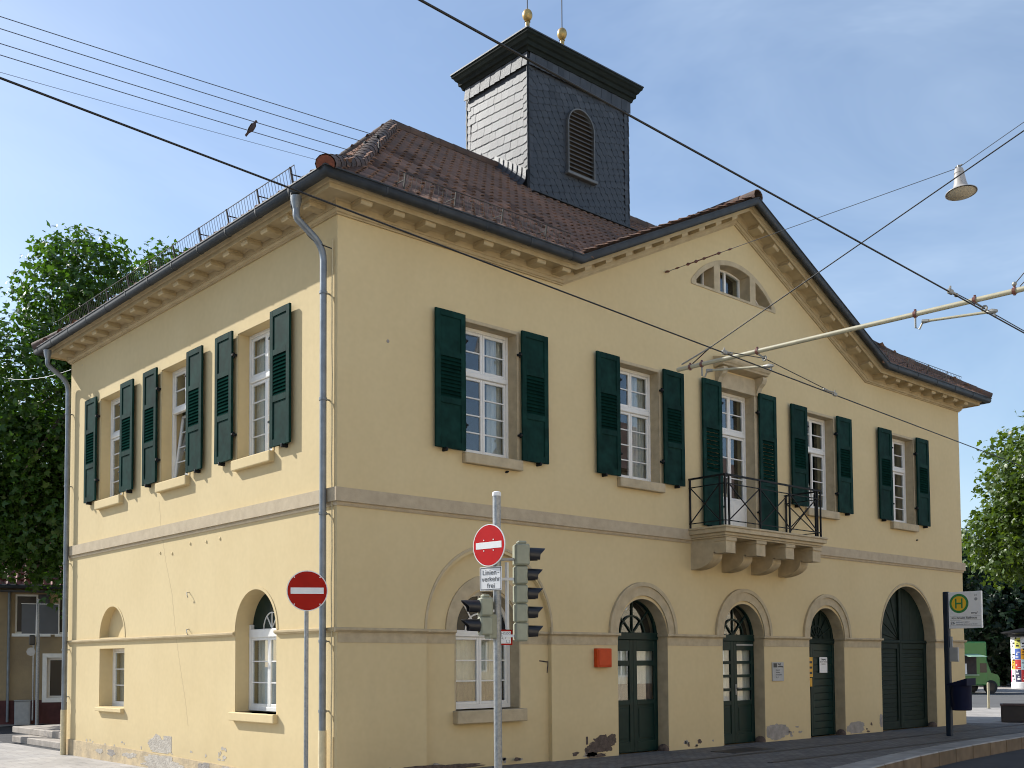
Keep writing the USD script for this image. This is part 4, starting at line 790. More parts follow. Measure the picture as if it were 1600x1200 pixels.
# ------------------------------------------------------------------ tower
TW = xf('tower', TH)
mb = MB(); mb.box(TX0+0.05, TX1-0.05, TY0+0.05, TY1-0.05, 10.5, TZ); part('core', mb, M['dark'], TW)
lvp = arch(9.67, 0.43, 13.28, 14.43)
def slate_poly(w, h, skew): return [(0, 0), (w, 0), (w-skew*0.4, h), (-skew*0.4, h)]
def put_slates(fr, u0, u1, z_of, ztop, rowh, sw, rise, tilt, hole=None, border=True):
    res = []; z = 11.0; r = 0; lean = 0.45 if rise > 0.1 else 0.12; clipr = sbox(u0, 10, u1, ztop+0.1)
    while z < ztop+0.4:
        u = u0-(0.13 if r % 2 else 0.0)-random.random()*0.04
        while u < u1:
            w_ = sw*random.uniform(0.85, 1.15); a, b = max(u, u0), min(u+w_-0.004, u1); zc = z+rise*((a+b)/2-u0)
            if b-a > 0.05 and zc+rowh > z_of((a+b)/2) and zc < ztop:
                top = min(zc+rowh*1.25, ztop+0.1); sk = 0.05
                poly = Polygon([(a, zc+0.02+random.uniform(-0.004, 0.004)), (a+0.025, zc), (b-0.02, zc+rise*(b-a)), (b, zc+0.045+rise*(b-a)), (b-lean*(top-zc), top), (a-lean*(top-zc), top)]).intersection(clipr)
                if hole is None or not hole.intersects(poly.buffer(-0.02)) :
                    res.append((fr, poly, a, b, zc, top))
                elif hole is not None:
                    pp = poly.difference(hole)
                    if pp.area > 0.004: res.append((fr, pp, a, b, zc, top))
            u += w_
        z += rowh; r += 1
    return res
FT = Frame((0, TY0, 0), (1, 0, 0), (0, -1, 0)); FTL = Frame((TX0, 0, 0), (0, 1, 0), (-1, 0, 0)); FTR = Frame((TX1, 0, 0), (0, 1, 0), (1, 0, 0)); FTB = Frame((0, TY1, 0), (1, 0, 0), (0, 1, 0))
def slate_mesh(s):
    fr, poly, a, b, zc, top = s; mb = MB(); g = poly if poly.geom_type == 'Polygon' else max(poly.geoms, key=lambda g: g.area)
    t = trimesh.creation.extrude_polygon(g, 0.010, engine='earcut'); v = np.array(t.vertices); k = rng.normal(0, 0.006, 2)
    v[:, 2] += 0.0-(v[:, 1]-top)*0.055-0.03+(v[:, 0]-a)*k[0]+(v[:, 1]-zc)*k[1]; return mb.add(fr(v), t.faces if fr.right else t.faces[:, ::-1])
zl = lambda y: float(main_z(TX0-0.02, y))-0.12; zf_ = lambda x: float(main_z(x, TY0-0.02))-0.12
sl = put_slates(FTL, TY0+0.17, TY1-0.15, zl, TZ+0.02, 0.215, 0.25, 0.05, 0.05)
sfr = put_slates(FT, TX0+0.15, TX1-0.15, zf_, TZ+0.02, 0.16, 0.19, 0.26, 0.05, hole=lvp.buffer(0.03))
bord = []
def border(fr, u0, u1, z_of, flip):
    z = 11.5
    while z < TZ:
        if z+0.2 > z_of((u0+u1)/2):
            n = 6; q = [(u0+(u1-u0)*i/n, z+(0.10*((i/n) if not flip else 1-i/n)**2)) for i in range(n+1)]
            bord.append((fr, Polygon(q+[(u1, min(z+0.30, TZ+0.1)), (u0, min(z+0.30, TZ+0.1))]), u0, u1, z, z+0.28))
        z += 0.19
border(FTL, TY0-0.02, TY0+0.175, zl, True); border(FTL, TY1-0.16, TY1+0.02, zl, False); border(FT, TX0-0.02, TX0+0.16, zf_, True); border(FT, TX1-0.16, TX1+0.02, zf_, False)
single = sl+bord; single.sort(key=lambda s: 0); n_front = max(0, 300-len(single)); sfr.sort(key=lambda s: s[4])
for s in single[:300]+sfr[-n_front:]: part('slate', slate_mesh(s), M['slate'], TW)
mb = MB()
for s in sfr[:-n_front] if n_front else sfr: mb.add(*slate_mesh(s).get())
for s in put_slates(FTR, TY0, TY1, lambda y: float(main_z(TX1, y))-0.1, TZ, 0.17, 0.22, 0.1, 0.05)+put_slates(FTB, TX0, TX1, lambda x: float(main_z(x, TY1))-0.1, TZ, 0.17, 0.22, 0.1, 0.05): mb.add(*slate_mesh(s).get())
part('remaining_slates', mb, M['slate'], TW, kind='stuff')
# slate frieze under the eave: slanting pieces
for i in range(12):
    u = TY0+0.0+i*0.185; q = MB(); q.ext(Polygon([(u, 15.38), (u+0.19, 15.38+0.02), (u+0.10, 15.78), (u-0.09, 15.78)]).intersection(sbox(TY0-0.02, 15, TY1+0.02, 16)), FTL, 0.03, 0.044+0.006*(i % 2)); part('frieze_slate', q, M['slate'], TW)
for i in range(19):
    u = TX0+0.0+i*0.185; q = MB(); q.ext(Polygon([(u, 15.38), (u+0.19, 15.38+0.02), (u+0.24, 15.78), (u+0.05, 15.78)]).intersection(sbox(TX0-0.02, 15, TX1+0.02, 16)), FT, 0.03, 0.044+0.006*(i % 2)); part('frieze_slate', q, M['slate'], TW)
# flared foot slates on the left side near the front corner
for i in range(7):
    y = TY0+0.01+i*0.155; zb_ = float(main_z(TX0-0.2, y+0.1)); h_ = 0.42-0.03*i; prf = [(0.062, zb_+h_+0.06), (0.075, zb_+h_*0.7), (0.11, zb_+h_*0.42), (0.18, zb_+h_*0.22), (0.28, zb_+0.045)]
    q = MB(); v = []
    for o, z in prf: v += [[TX0-o-0.010, y-0.004, z+0.014-0.06], [TX0-o+0.010, y+0.165, z-0.006+0.083]]
    part('flared_slate', q.add(V(v), [[2*j, 2*j+1, 2*j+3, 2*j+2] for j in range(4)]), M['slate'], TW)
q = MB()
for a, b in zip(np.linspace(TX0-0.05, TX1+0.05, 8)[:-1], np.linspace(TX0-0.05, TX1+0.05, 8)[1:]): q.bar((a, TY0-0.12, float(main_z(a, TY0-0.12))+0.06), (b, TY0-0.12, float(main_z(b, TY0-0.12))+0.06), 0.22, 0.02)
part('apron_flashing', q, M['gutter'], TW)
TEV = [(V([TX0, TY1, 0]), V([-1, 1, 0.]), Z1), (V([TX0, TY0, 0]), V([-1, -1, 0.]), Z1), (V([TX1, TY0, 0]), V([1, -1, 0.]), Z1), (V([TX1, TY1, 0]), V([1, 1, 0.]), Z1), (V([TX0, TY1, 0]), V([-1, 1, 0.]), Z1)]
mb = MB(); mb.sweep(TEV, [(-0.1, 15.66), (0.065, 15.68), (0.09, 15.76), (0.13, 15.78), (0.14, 15.87), (0.18, 15.90), (0.215, 15.96), (0.25, 15.99), (0.26, 16.05), (-0.1, 16.08)], caps=False); part('eave_board', mb, M['towertrim'], TW)
mb = MB(); e = 0.275; a0, a1, b0, b1 = TX0-e, TX1+e, TY0-e, TY1+e; ry = (b0+b1)/2
v = V([[a0, b0, 16.05], [a1, b0, 16.05], [a1, b1, 16.05], [a0, b1, 16.05], [9.0, ry, 16.75], [10.22, ry, 16.75], [a0, b0, 16.08], [a1, b0, 16.08], [a1, b1, 16.08], [a0, b1, 16.08]])
mb.add(v, [[6, 7, 5], [6, 5, 4], [8, 9, 4], [8, 4, 5], [9, 6, 4], [7, 8, 5], [0, 1, 7], [0, 7, 6], [1, 2, 8], [1, 8, 7], [2, 3, 9], [2, 9, 8], [3, 0, 6], [3, 6, 9]]); part('tower_roof', mb, M['slate'], TW)
mb = MB()
for x in np.linspace(a0, a1, 20): pass
for x in (9.01, 10.21):
    FN = xf('finial', TW); mb = MB(); z0 = 16.7
    mm = np.eye(4); mm[:3, 3] = (x, ry, 0)
    mb.lathe([(0.0, z0), (0.06, z0), (0.055, 17.30), (0.075, 17.31), (0.05, 17.33), (0.03, 17.34)]+[(max(0.02, 0.125*math.cos(t)), 17.48+0.15*math.sin(t)) for t in np.linspace(-1.35, 1.4, 12)]+[(0.02, 17.64), (0.0, 17.65)], 18, mm); part('ball', mb, M['gold'], FN, smooth=50)
    mb = MB(); mb.tube([(x, ry, 17.62), (x, ry, 18.6)], 0.013, 6); part('spike', mb, M['iron'], FN)
LV = xf('louvre_window', TW); rimo = lvp.buffer(0.026)
mb = MB(); mb.ext(rimo.difference(lvp).intersection(sbox(8, 13.2, 12, 16)), FT, -0.05, 0.06); part('frame', mb, M['frame_grey'], LV)
mb = MB(); fbox(mb, FT, 9.16, 10.18, 13.19, 13.26, -0.02, 0.10, 0.01); part('sill', mb, M['frame_grey'], LV)
n = 15
for i in range(n):
    z = 13.31+i*0.105; hw = 0.43 if z < 14.43 else math.sqrt(max(0.0, 0.43**2-(z-14.43)**2))
    if hw < 0.08: continue
    q = MB(); v, f = box_vf(9.67-hw, 9.67+hw, -0.045, 0.045, -0.006, 0.006); a = math.radians(40); vv = v.copy(); vv[:, 1] = v[:, 1]*math.cos(a)-v[:, 2]*math.sin(a)+z; vv[:, 2] = -v[:, 1]*math.sin(a)+v[:, 2]*math.cos(a)+0.005
    f = np.asarray(f); f = np.vstack([f[:, [0, 1, 2]], f[:, [0, 2, 3]]]); part('slat', q.add(FT(vv), f), M['louvre'], LV)

# ------------------------------------------------------------------ rain pipes
def pipe(pts, foot, y_or):
    P = xf('downpipe', TH); mb = MB(); pts = [V(p, float) for p in pts]
    mb.tube(pts, [0.085, 0.075, 0.052]+[0.052]*(len(pts)-3), 14); part('pipe', mb, M['zinc'], P, smooth=50)
    mb = MB(); a = pts[-1]; mb.tube([a+V([0, 0, 0.0]), V([a[0], a[1], -0.27])], 0.062, 14); part('foot', mb, M['foot'], P, smooth=50)
    for z in (7.2, 5.6, 3.9, 2.02, 1.0):
        mb = MB(); mb.lathe([(0.056, -0.02), (0.062, -0.02), (0.062, 0.02), (0.056, 0.02)], 14, np.array([[1, 0, 0, a[0]], [0, 1, 0, a[1]], [0, 0, 1, z], [0, 0, 0, 1]])); mb.bar((a[0]+0.04, a[1], z), (0.0, a[1], z), 0.02); part('pipe_clip', mb, M['zinc'], P)
def smooth_path(ctrl, n=7):
    ctrl = [V(c, float) for c in ctrl]; out = [ctrl[0]]
    for i in range(1, len(ctrl)-1):
        a, b, c = ctrl[i-1], ctrl[i], ctrl[i+1]; r = min(0.22, np.linalg.norm(b-a)*0.45, np.linalg.norm(c-b)*0.45); p = b+unit(a-b)*r; q = b+unit(c-b)*r
        for t in np.linspace(0, 1, n): out.append((1-t)**2*p+2*t*(1-t)*b+t*t*q)
    return out+[ctrl[-1]]
top = lambda y: [(-0.56, y, 8.62), (-0.56, y, 8.48), (-0.56, y, 8.34)]
def pipe_pts(y, y2):
    body = smooth_path([(-0.56, y, 8.34), (-0.56, y, 8.22), (-0.11, y2, 7.90), (-0.11, y2, 0.72)])
    return [(-0.56, y, 8.54), (-0.56, y, 8.44), (-0.56, y, 8.36)]+[tuple(p) for p in body]
pipe(pipe_pts(0.24, 0.21), 0.72, 0); pipe(pipe_pts(D-0.1, D-0.12), 0.72, 0)
q = MB(); q.tube([(-0.035, 0.085+0.006*math.sin(z*3.0)+0.004*math.sin(z*7.1), z) for z in np.linspace(8.0, -0.27, 80)], 0.009, 6); part('lightning_rod_wire', q, M['foot'], TH)  # pale colour on the wire stands for sunlight falling on it
q = MB(); q.tube(smooth_path([(-0.60, 0.30, 8.66), (-0.62, 0.32, 8.4), (-0.30, 0.25, 7.95), (-0.04, 0.09, 7.85)]), 0.009, 6); part('lightning_rod_wire', q, M['wire'], TH)

# ------------------------------------------------------------------ signs fixed to the front
def text_on(parent, name, txt, height, o, right, upv, m, bold=False, depth=0.002, center=False, width=None):
    t = meshkit.text_mesh(txt, height, depth, bold); v = np.array(t.vertices); w_ = v[:, 0].max()
    if width: v[:, 0] *= width/w_; w_ = width
    if center: v[:, 0] -= w_/2
    r, u = V(right, float), V(upv, float); n_ = np.cross(r, u)
    return part(name, (V(o, float)+v[:, :1]*r+v[:, 1:2]*u+v[:, 2:3]*n_, t.faces), m, parent)
RB = xf('alarm_box', None, (5.63, 0, 1.60), label='square orange red metal box mounted on the wall left of the doors', cat='wall box')
mb = MB(); mb.box(-0.19, 0.19, -0.10, 0.0, 0.0, 0.34, 0.012); part('case', mb, M['orangebox'], RB); mb = MB(); mb.box(-0.16, 0.16, -0.108, -0.098, 0.03, 0.31, 0.005); part('lid', mb, M['orangebox'], RB)
PQ = xf('plaque', None, (11.14, 0, 1.27), label='silver office plaque on the wall between the second and third door', cat='plaque')
mb = MB(); mb.box(-0.21, 0.21, -0.022, 0.0, 0.0, 0.40, 0.004); part('plate', mb, M['signgrey'], PQ)
text_on(PQ, 'lettering', 'Stadt', 0.034, (-0.02, -0.0222, 0.345), (1, 0, 0), (0, 0, 1), M['black'], True); text_on(PQ, 'lettering', 'Heidelberg', 0.034, (-0.02, -0.0222, 0.295), (1, 0, 0), (0, 0, 1), M['black'], True, width=0.2)
mb = MB(); mb.box(-0.175, -0.05, -0.024, -0.0215, 0.29, 0.38); part('emblem', mb, M['black'], PQ)
for k, t in enumerate(('Bürgeramt', 'Kirchheim', 'Öffnungszeiten', 'Mo - Fr')): text_on(PQ, 'lettering', t, 0.022, (-0.09, -0.0222, 0.225-0.05*k), (1, 0, 0), (0, 0, 1), M['greytext'])
YN = xf('notice', None, (12.80, 0.25, 1.18), label='narrow yellow notice on the left leaf of the boarded door', cat='notice')
mb = MB(); mb.box(-0.085, 0.085, -0.014, 0.0, 0.15, 0.60, 0.003); part('plate', mb, M['yellow'], YN)
mb = MB(); mb.box(-0.04, 0.05, -0.014, 0.0, -0.06, 0.13, 0.003); part('plate', mb, M['yellow'], YN)
for k in range(3): mb = MB(); mb.box(-0.055, 0.055, -0.0165, -0.0135, 0.22+0.12*k, 0.27+0.12*k); part('print_bar', mb, M['black'], YN)
WN = xf('notice', None, (13.33, 0.25, 1.42), label='white paper notice on the right leaf of the boarded door', cat='notice')
mb = MB(); mb.box(-0.16, 0.16, -0.012, 0.0, 0.0, 0.36, 0.003); part('plate', mb, M['signwhite'], WN)
for k, t in enumerate(('Eingang', 'bitte Tür nebenan', 'benutzen')): text_on(WN, 'lettering', t, 0.035 if k == 0 else 0.026, (0, -0.0122, 0.29-0.05*k), (1, 0, 0), (0, 0, 1), M['black'], k == 0, center=True)
# ------------------------------------------------------------------ traffic signs and signals
def disc(r, d0, d1, n=40):
    t = trimesh.creation.cylinder(radius=r, height=d1-d0, sections=n); v = np.array(t.vertices); v[:, 2] += (d0+d1)/2; return v, t.faces
def basis(n_):                                            # columns: right, up, normal
    n_ = unit(n_); r = unit(np.cross(Z1, n_)); return np.column_stack([r, np.cross(n_, r), n_])
def place(vf, Bm, o): return (np.asarray(vf[0])@Bm.T+V(o, float), vf[1])
def no_entry(parent, Bm, o, r, redm=M['red'], n_riv=4):
    S = xf('sign_plate', parent)
    q = MB(); q.add(*place(disc(r, -0.012, 0.0), Bm, o)); part('plate', q, M['signwhite'], S, smooth=40)
    q = MB(); q.add(*place(disc(r*0.955, 0.0, 0.0016), Bm, o)); part('red_disc', q, redm, S)
    q = MB(); v, f = box_vf(-r*0.80, r*0.80, -r*0.155, r*0.155, 0.0016, 0.003); q.add(*place((v, np.vstack([np.asarray(f)[:, [0, 1, 2]], np.asarray(f)[:, [0, 2, 3]]])), Bm, o)); part('white_bar', q, M['signwhite'], S)
    for a, b in ((0.62, 0.66), (-0.62, 0.66), (0.62, -0.66), (-0.62, -0.66)) if n_riv == 4 else ((0.3, 0.25), (-0.3, 0.25), (0.3, -0.25), (-0.3, -0.25)):
        q = MB(); q.add(*place(disc(0.008, 0.0016, 0.005, 8), Bm, V(o)+Bm@V([a*r, b*r, 0]))); part('rivet', q, M['signwhite'], S)
    q = MB(); v, f = box_vf(-r*0.6, r*0.6, -0.02, 0.02, -0.03, -0.012); q.add(*place((v, f), Bm, o) if np.asarray(f).shape[1] == 3 else place((v, np.vstack([np.asarray(f)[:, [0, 1, 2]], np.asarray(f)[:, [0, 2, 3]]])), Bm, o)); part('rail', q, M['signgrey'], S)
o = V([-1.81, -2.10, 2.57]); NS = xf('traffic_sign', None, (o[0], o[1], -0.27), label='round red no entry sign alone on a thin grey pole near the house corner', cat='traffic sign')
q = MB(); q.tube([(0.02, 0.05, 0.0), (0.02, 0.05, 3.05)], 0.027, 16); q.tube([(0.02, 0.05, 3.05), (0.02, 0.05, 3.06)], 0.03, 16); part('pole', q, M['galv'], NS, smooth=50)
no_entry(NS, basis((-0.50, -0.85, 0.0)), (0.0, 0.0, 2.57+0.27), 0.245, M['red_deep'])
SP = V([-0.45, -4.00]); SM = xf('signal_mast', None, (SP[0], SP[1], -0.27), label='galvanised mast with no entry sign and grey green signal heads on both sides', cat='traffic light')
q = MB(); q.tube([(0, 0, 0), (0, 0, 3.90)], 0.047, 20); part('pole', q, M['galv'], SM, smooth=50)
q = MB(); q.tube([(0, 0, 3.89), (0, 0, 3.93), (0, 0, 3.945)], [0.052, 0.052, 0.03], 20); part('pole_cap', q, M['signwhite'], SM, smooth=50)
no_entry(SM, basis((-0.99, -0.12, 0.0)), (-0.10, 0.03, 3.04+0.275), 0.245, M['red'], 2)
Bm = basis((-0.97, -0.22, 0.0)); o = V([-0.085, 0.015, 2.93])
PL = xf('supplementary_plate', SM); q = MB(); v, f = box_vf(-0.155, 0.155, -0.135, 0.135, -0.006, 0.0, 0.002); q.add(*place((v, f), Bm, o)); part('plate', q, M['signwhite'], PL)
q = MB()
for a, b, c_, d_ in ((-0.145, 0.145, 0.120, 0.127), (-0.145, 0.145, -0.127, -0.120), (-0.145, -0.138, -0.120, 0.120), (0.138, 0.145, -0.120, 0.120)): v, f = box_vf(a, b, c_, d_, 0.0, 0.0012); q.add(*place((v, np.vstack([np.asarray(f)[:, [0, 1, 2]], np.asarray(f)[:, [0, 2, 3]]])), Bm, o))
part('border', q, M['black'], PL)
for k, t in enumerate(('Linien-', 'verkehr', 'frei')): text_on(PL, 'lettering', t, 0.052, o+Bm@V([0, 0.045-0.076*k, 0.0008]), Bm[:, 0], Bm[:, 1], M['black'], center=True, depth=0.001)
Bh = basis((-0.62, -0.78, 0.0)); o = V([0.055, -0.07, 2.255]); HS = xf('hydrant_plate', SM)
q = MB(); v, f = box_vf(-0.085, 0.085, -0.088, 0.088, -0.004, 0.0, 0.002); q.add(*place((v, f), Bh, o)); part('plate', q, M['red_deep'], HS)
q = MB(); v, f = box_vf(-0.068, 0.068, -0.070, 0.070, 0.0, 0.001); q.add(*place((v, np.vstack([np.asarray(f)[:, [0, 1, 2]], np.asarray(f)[:, [0, 2, 3]]])), Bh, o)); part('face', q, M['signwhite'], HS)
for t, h, a, b in (('H100', 0.030, -0.045, 0.030), ('2,7', 0.030, -0.045, -0.018), ('1,1', 0.026, 0.005, -0.060)): text_on(HS, 'lettering', t, h, o+Bh@V([a, b, 0.0008]), Bh[:, 0], Bh[:, 1], M['black'], depth=0.001)
q = MB(); v, f = box_vf(-0.055, 0.055, 0.015, 0.02, 0.001, 0.0018); q.add(*place((v, np.vstack([np.asarray(f)[:, [0, 1, 2]], np.asarray(f)[:, [0, 2, 3]]])), Bh, o)); part('rule', q, M['black'], HS)
def visor_mesh(r, L, n=18):                                # a hood open below at the front: axis +z
    ang = np.linspace(-0.25*math.pi, 1.25*math.pi, n); v = []
    for a in ang: v.append([r*math.cos(a), r*math.sin(a), 0])
    for a in ang: k = 0.62+0.38*max(0, math.sin(a)); v.append([r*0.93*math.cos(a), r*0.93*math.sin(a)-0.0*r, L*k])
    for a in ang: v.append([r*0.95*math.cos(a), r*0.95*math.sin(a), 0])
    for a in ang: k = 0.62+0.38*max(0, math.sin(a)); v.append([r*0.88*math.cos(a), r*0.88*math.sin(a), L*k])
    f = [[j, j+1, n+j+1, n+j] for j in range(n-1)]+[[2*n+j+1, 2*n+j, 3*n+j, 3*n+j+1] for j in range(n-1)]+[[n+j, n+j+1, 3*n+j+1, 3*n+j] for j in range(n-1)]
    return V(v), V(f)
def head(name, nrm, base, zs, w_, dep, ch, r, L, label):
    Bh = basis(nrm); H = xf(name, SM, label=label)
    for z in zs:
        q = MB(); v, f = box_vf(-w_/2, w_/2, -ch/2+0.002, ch/2-0.002, -dep, 0.0, 0.018); o = V([*base, z]); q.add(*place((v, f), Bh, o)); part('chamber', q, M['signal'], H)
        q = MB(); q.add(*place(disc(r*0.92, 0.0, 0.006, 24), Bh, o)); part('lens', q, M['lens'], H)
        vv, ff = visor_mesh(r, L); ff = np.vstack([ff[:, [0, 1, 2]], ff[:, [0, 2, 3]]]); q = MB(); q.add(*place((vv, ff), Bh, o)); part('visor', q, M['visor'], H, smooth=50)
    q = MB(); v, f = box_vf(-w_*0.32, w_*0.32, zs[-1]-zs[0]+ch/2-0.004, zs[-1]-zs[0]+ch/2+0.035, -dep*0.8, -0.03, 0.015); q.add(*place((v, f), Bh, V([*base, zs[0]]))); part('top_cap', q, M['signal'], H)
    for z in (zs[0]-ch*0.2, zs[-1]-ch*0.2):
        q = MB(); p = V([*base, z])+Bh@V([0, 0, -dep]); q.bar(p, (0, 0, z), 0.03); part('bracket', q, M['signwhite'], H)
zr = [2.315+0.218*i+0.0 for i in range(4)]
head('signal_head', (0.86, -0.50, 0), (0.265, -0.215), zr, 0.165, 0.15, 0.218, 0.080, 0.19, 'tall right hand signal head')
head('signal_head', (0.86, -0.50, 0), (0.285, -0.225), [2.315+0.218*4+0.018], 0.19, 0.17, 0.252, 0.088, 0.20, 'wider top chamber of the right hand signal')
q = MB(); q.bar((0.085, -0.075, 2.35), (0.085, -0.075, 3.12), 0.035, 0.03); part('back_board', q, M['signwhite'], SM)
head('signal_head', (-0.90, 0.43, 0), (-0.205, 0.085), [2.385, 2.603], 0.17, 0.15, 0.218, 0.082, 0.21, 'short left hand signal head with two visors')
q = MB(); v, f = box_vf(-0.14, -0.03, -0.035, 0.075, 2.24, 2.52, 0.01); q.add(v, f); part('push_box', q, M['signal'], SM)

# ------------------------------------------------------------------ bus stop, litter bin
BS = xf('bus_stop_sign', None, (15.09, -1.81, 0), label='bus and tram stop flag with green and yellow H on a dark blue pole', cat='stop sign')
q = MB(); q.box(-0.06, 0.06, -0.06, 0.06, 0.0, 3.23, 0.015); part('pole', q, M['bluepole'], BS)
q = MB(); q.box(-0.03, 0.03, -0.80, -0.06, 2.40, 3.215, 0.006); part('flag', q, M['signwhite'], BS)
nX = V([-1.0, 0, 0]); rX = V([0, -1.0, 0]); Bx = np.column_stack([rX, Z1, nX]); cpt = V([-0.031, -0.30, 2.955])
for nm, r0_, r1_, m, dd in (('green_ring', 0.0, 0.215, M['hgreen'], 0.0), ('yellow_disc', 0.0, 0.163, M['hyellow'], 0.0012)):
    q = MB(); q.add(*place(disc(r1_, dd, dd+0.0012), Bx, cpt)); part(nm, q, m, BS)
q = MB()
for a, b, c_, d_ in ((-0.085, -0.05, -0.11, 0.11), (0.05, 0.085, -0.11, 0.11), (-0.05, 0.05, -0.018, 0.018)): v, f = box_vf(a, b, c_, d_, 0.0024, 0.0034); q.add(*place((v, np.vstack([np.asarray(f)[:, [0, 1, 2]], np.asarray(f)[:, [0, 2, 3]]])), Bx, cpt))
part('letter_h', q, M['hgreen'], BS)
def bst(t, h, y, z, m=M['black'], bold=False, width=None): text_on(BS, 'lettering', t, h, (-0.0305, y, z), rX, Z1, m, bold, width=width, depth=0.0015)
bst('rnv/', 0.045, -0.56, 2.715, bold=True, width=0.15); bst('Kirchheim Rathaus', 0.042, -0.125, 2.61, bold=True, width=0.57); bst('26', 0.055, -0.10, 2.495, bold=True); bst('Kirchheim Friedhof', 0.025, -0.22, 2.525, M['greytext']); bst('Eppelheim, Kirchheimer Straße', 0.022, -0.22, 2.480, M['greytext'], width=0.48)
bst('26', 0.04, -0.64, 3.11, M['greytext']); q = MB(); q.add(*place(disc(0.035, 0, 0.001, 20), Bx, V([-0.031, -0.68, 3.04]))); part('small_emblem', q, M['signgrey'], BS)
for z in (2.665, 2.585, 2.46): q = MB(); q.box(-0.0325, -0.0305, -0.78, -0.09, z-0.002, z+0.002); part('rule', q, M['greytext'], BS)
q = MB(); q.box(-0.05, 0.01, -0.26, -0.06, 1.66, 1.98, 0.008); part('timetable', q, M['signgrey'], BS)
q = MB(); q.box(-0.02, 0.005, -0.13, -0.06, 1.98, 2.22, 0.006); part('timetable_bracket', q, M['signgrey'], BS)
LB = xf('litter_bin', None, (15.09, -2.10, 0.55), label='dark blue litter bin with slanted hood hanging on the bus stop pole', cat='litter bin')
mb = MB(); mb.lathe([(0.0, 0.03), (0.19, 0.03), (0.205, 0.045), (0.215, 0.56), (0.215, 0.60), (0.20, 0.60), (0.19, 0.52), (0.0, 0.50)], 24); part('bucket', mb, M['bin'], LB, smooth=40)
mb = MB(); pr_ = Polygon([(-0.225, 0.585), (0.225, 0.585), (0.225, 0.745), (-0.225, 0.615)]); e = trimesh.creation.extrude_polygon(pr_, 0.44, engine='earcut'); v = np.array(e.vertices); mb.add(np.column_stack([v[:, 2]-0.22, -v[:, 0], v[:, 1]]), e.faces); part('hood', mb, M['bin'], LB)
mb = MB(); mb.box(-0.02, 0.02, 0.20, 0.235, 0.1, 0.5); part('bracket', mb, M['bin'], LB)

# ------------------------------------------------------------------ overhead line, lamp, wires, bird
def wire(name, pts, r, m, sag=0.0, n=14, **k):
    a, b = V(pts[0], float), V(pts[-1], float)
    if len(pts) == 2: t = np.linspace(0, 1, n)[:, None]; P = a+(b-a)*t-V([0, 0, 1.0])*4*sag*t*(1-t)
    else: P = V(pts, float)
    q = MB(); q.tube(P-a, r, 6); o = xf(name, None, a, **k); part('strand', q, m, o, smooth=60); return o
def on1(x): return V([x, -4.755+(x-4)*0.0868, 5.71])
def on2(x): return V([x, -7.815+(x-4)*0.047, 5.71])
C1 = wire('contact_wire', [on1(-40), on1(60)], 0.0085, M['wire'], label='nearer to the house thick black overhead wire crossing above the facade windows', cat='overhead wire')
C2 = wire('contact_wire', [on2(-40), on2(60)], 0.0085, M['wire'], label='thick black overhead wire crossing in front of the slate tower', cat='overhead wire')
BO = xf('catenary_arm', None, (4.0, -9.7, -0.27), label='cream tubular cantilever arm holding both overhead wires', cat='catenary arm')
L_ = lambda p: V(p, float)-V([4.0, -9.7, -0.27])
q = MB(); q.tube([L_((4, -9.7, -0.27)), L_((4, -9.7, 8.6))], [0.14, 0.10], 16); part('mast', q, M['galv'], BO, smooth=50)
q = MB(); q.tube([L_((4, -9.65, 5.93)), L_((4, -3.12, 6.065))], 0.031, 14); part('arm_tube', q, M['boom'], BO, smooth=50)
q = MB(); q.tube([L_((4, -9.65, 8.3)), L_((4, -3.72, 6.27)), L_((4, -3.40, 6.10))], 0.008, 6); part('stay_wire', q, M['wire'], BO)
q = MB(); q.tube([L_((4, -8.04, 6.04)), L_((4, -9.63, 7.55))], 0.006, 6); part('stay_wire', q, M['wire'], BO)
q = MB(); q.tube([L_((4.0, -8.10, 6.00)), L_((4.0, -9.63, 7.25))], 0.006, 6); part('stay_wire', q, M['wire'], BO)
q = MB(); q.tm(trimesh.creation.icosphere(1, 0.028), np.array([[1, 0, 0, 0], [0, 1, 0, 9.7-8.04], [0, 0, 1, 6.045+0.27], [0, 0, 0, 1]])); part('stay_knob', q, M['fitting'], BO)
q = MB(); q.tube([L_((4, -3.72, 6.27)), L_((4, -3.20, 6.13))], 0.012, 6); q.tm(trimesh.creation.icosphere(1, 0.022), np.array([[1, 0, 0, 0], [0, 1, 0, 5.98], [0, 0, 1, 6.54], [0, 0, 0, 1]])); part('turnbuckle', q, M['fitting'], BO)
azf = lambda y: 6.065+(y+3.12)*(-0.0207)*-1.0
az = lambda y: 5.93+(y+9.65)/(9.65-3.12)*(6.065-5.93)
def clamp(y, m=M['insul'], up_=0.06, dn=0.05):
    q = MB(); q.tube([L_((4, y-0.018, az(y))), L_((4, y+0.018, az(y)))], 0.042, 14); q.tube([L_((4, y, az(y)-dn)), L_((4, y, az(y)+up_))], 0.016, 8); part('clamp', q, m, BO, smooth=40)
for y in (-3.36, -3.57, -4.53, -6.84, -7.58, -8.04): clamp(y)
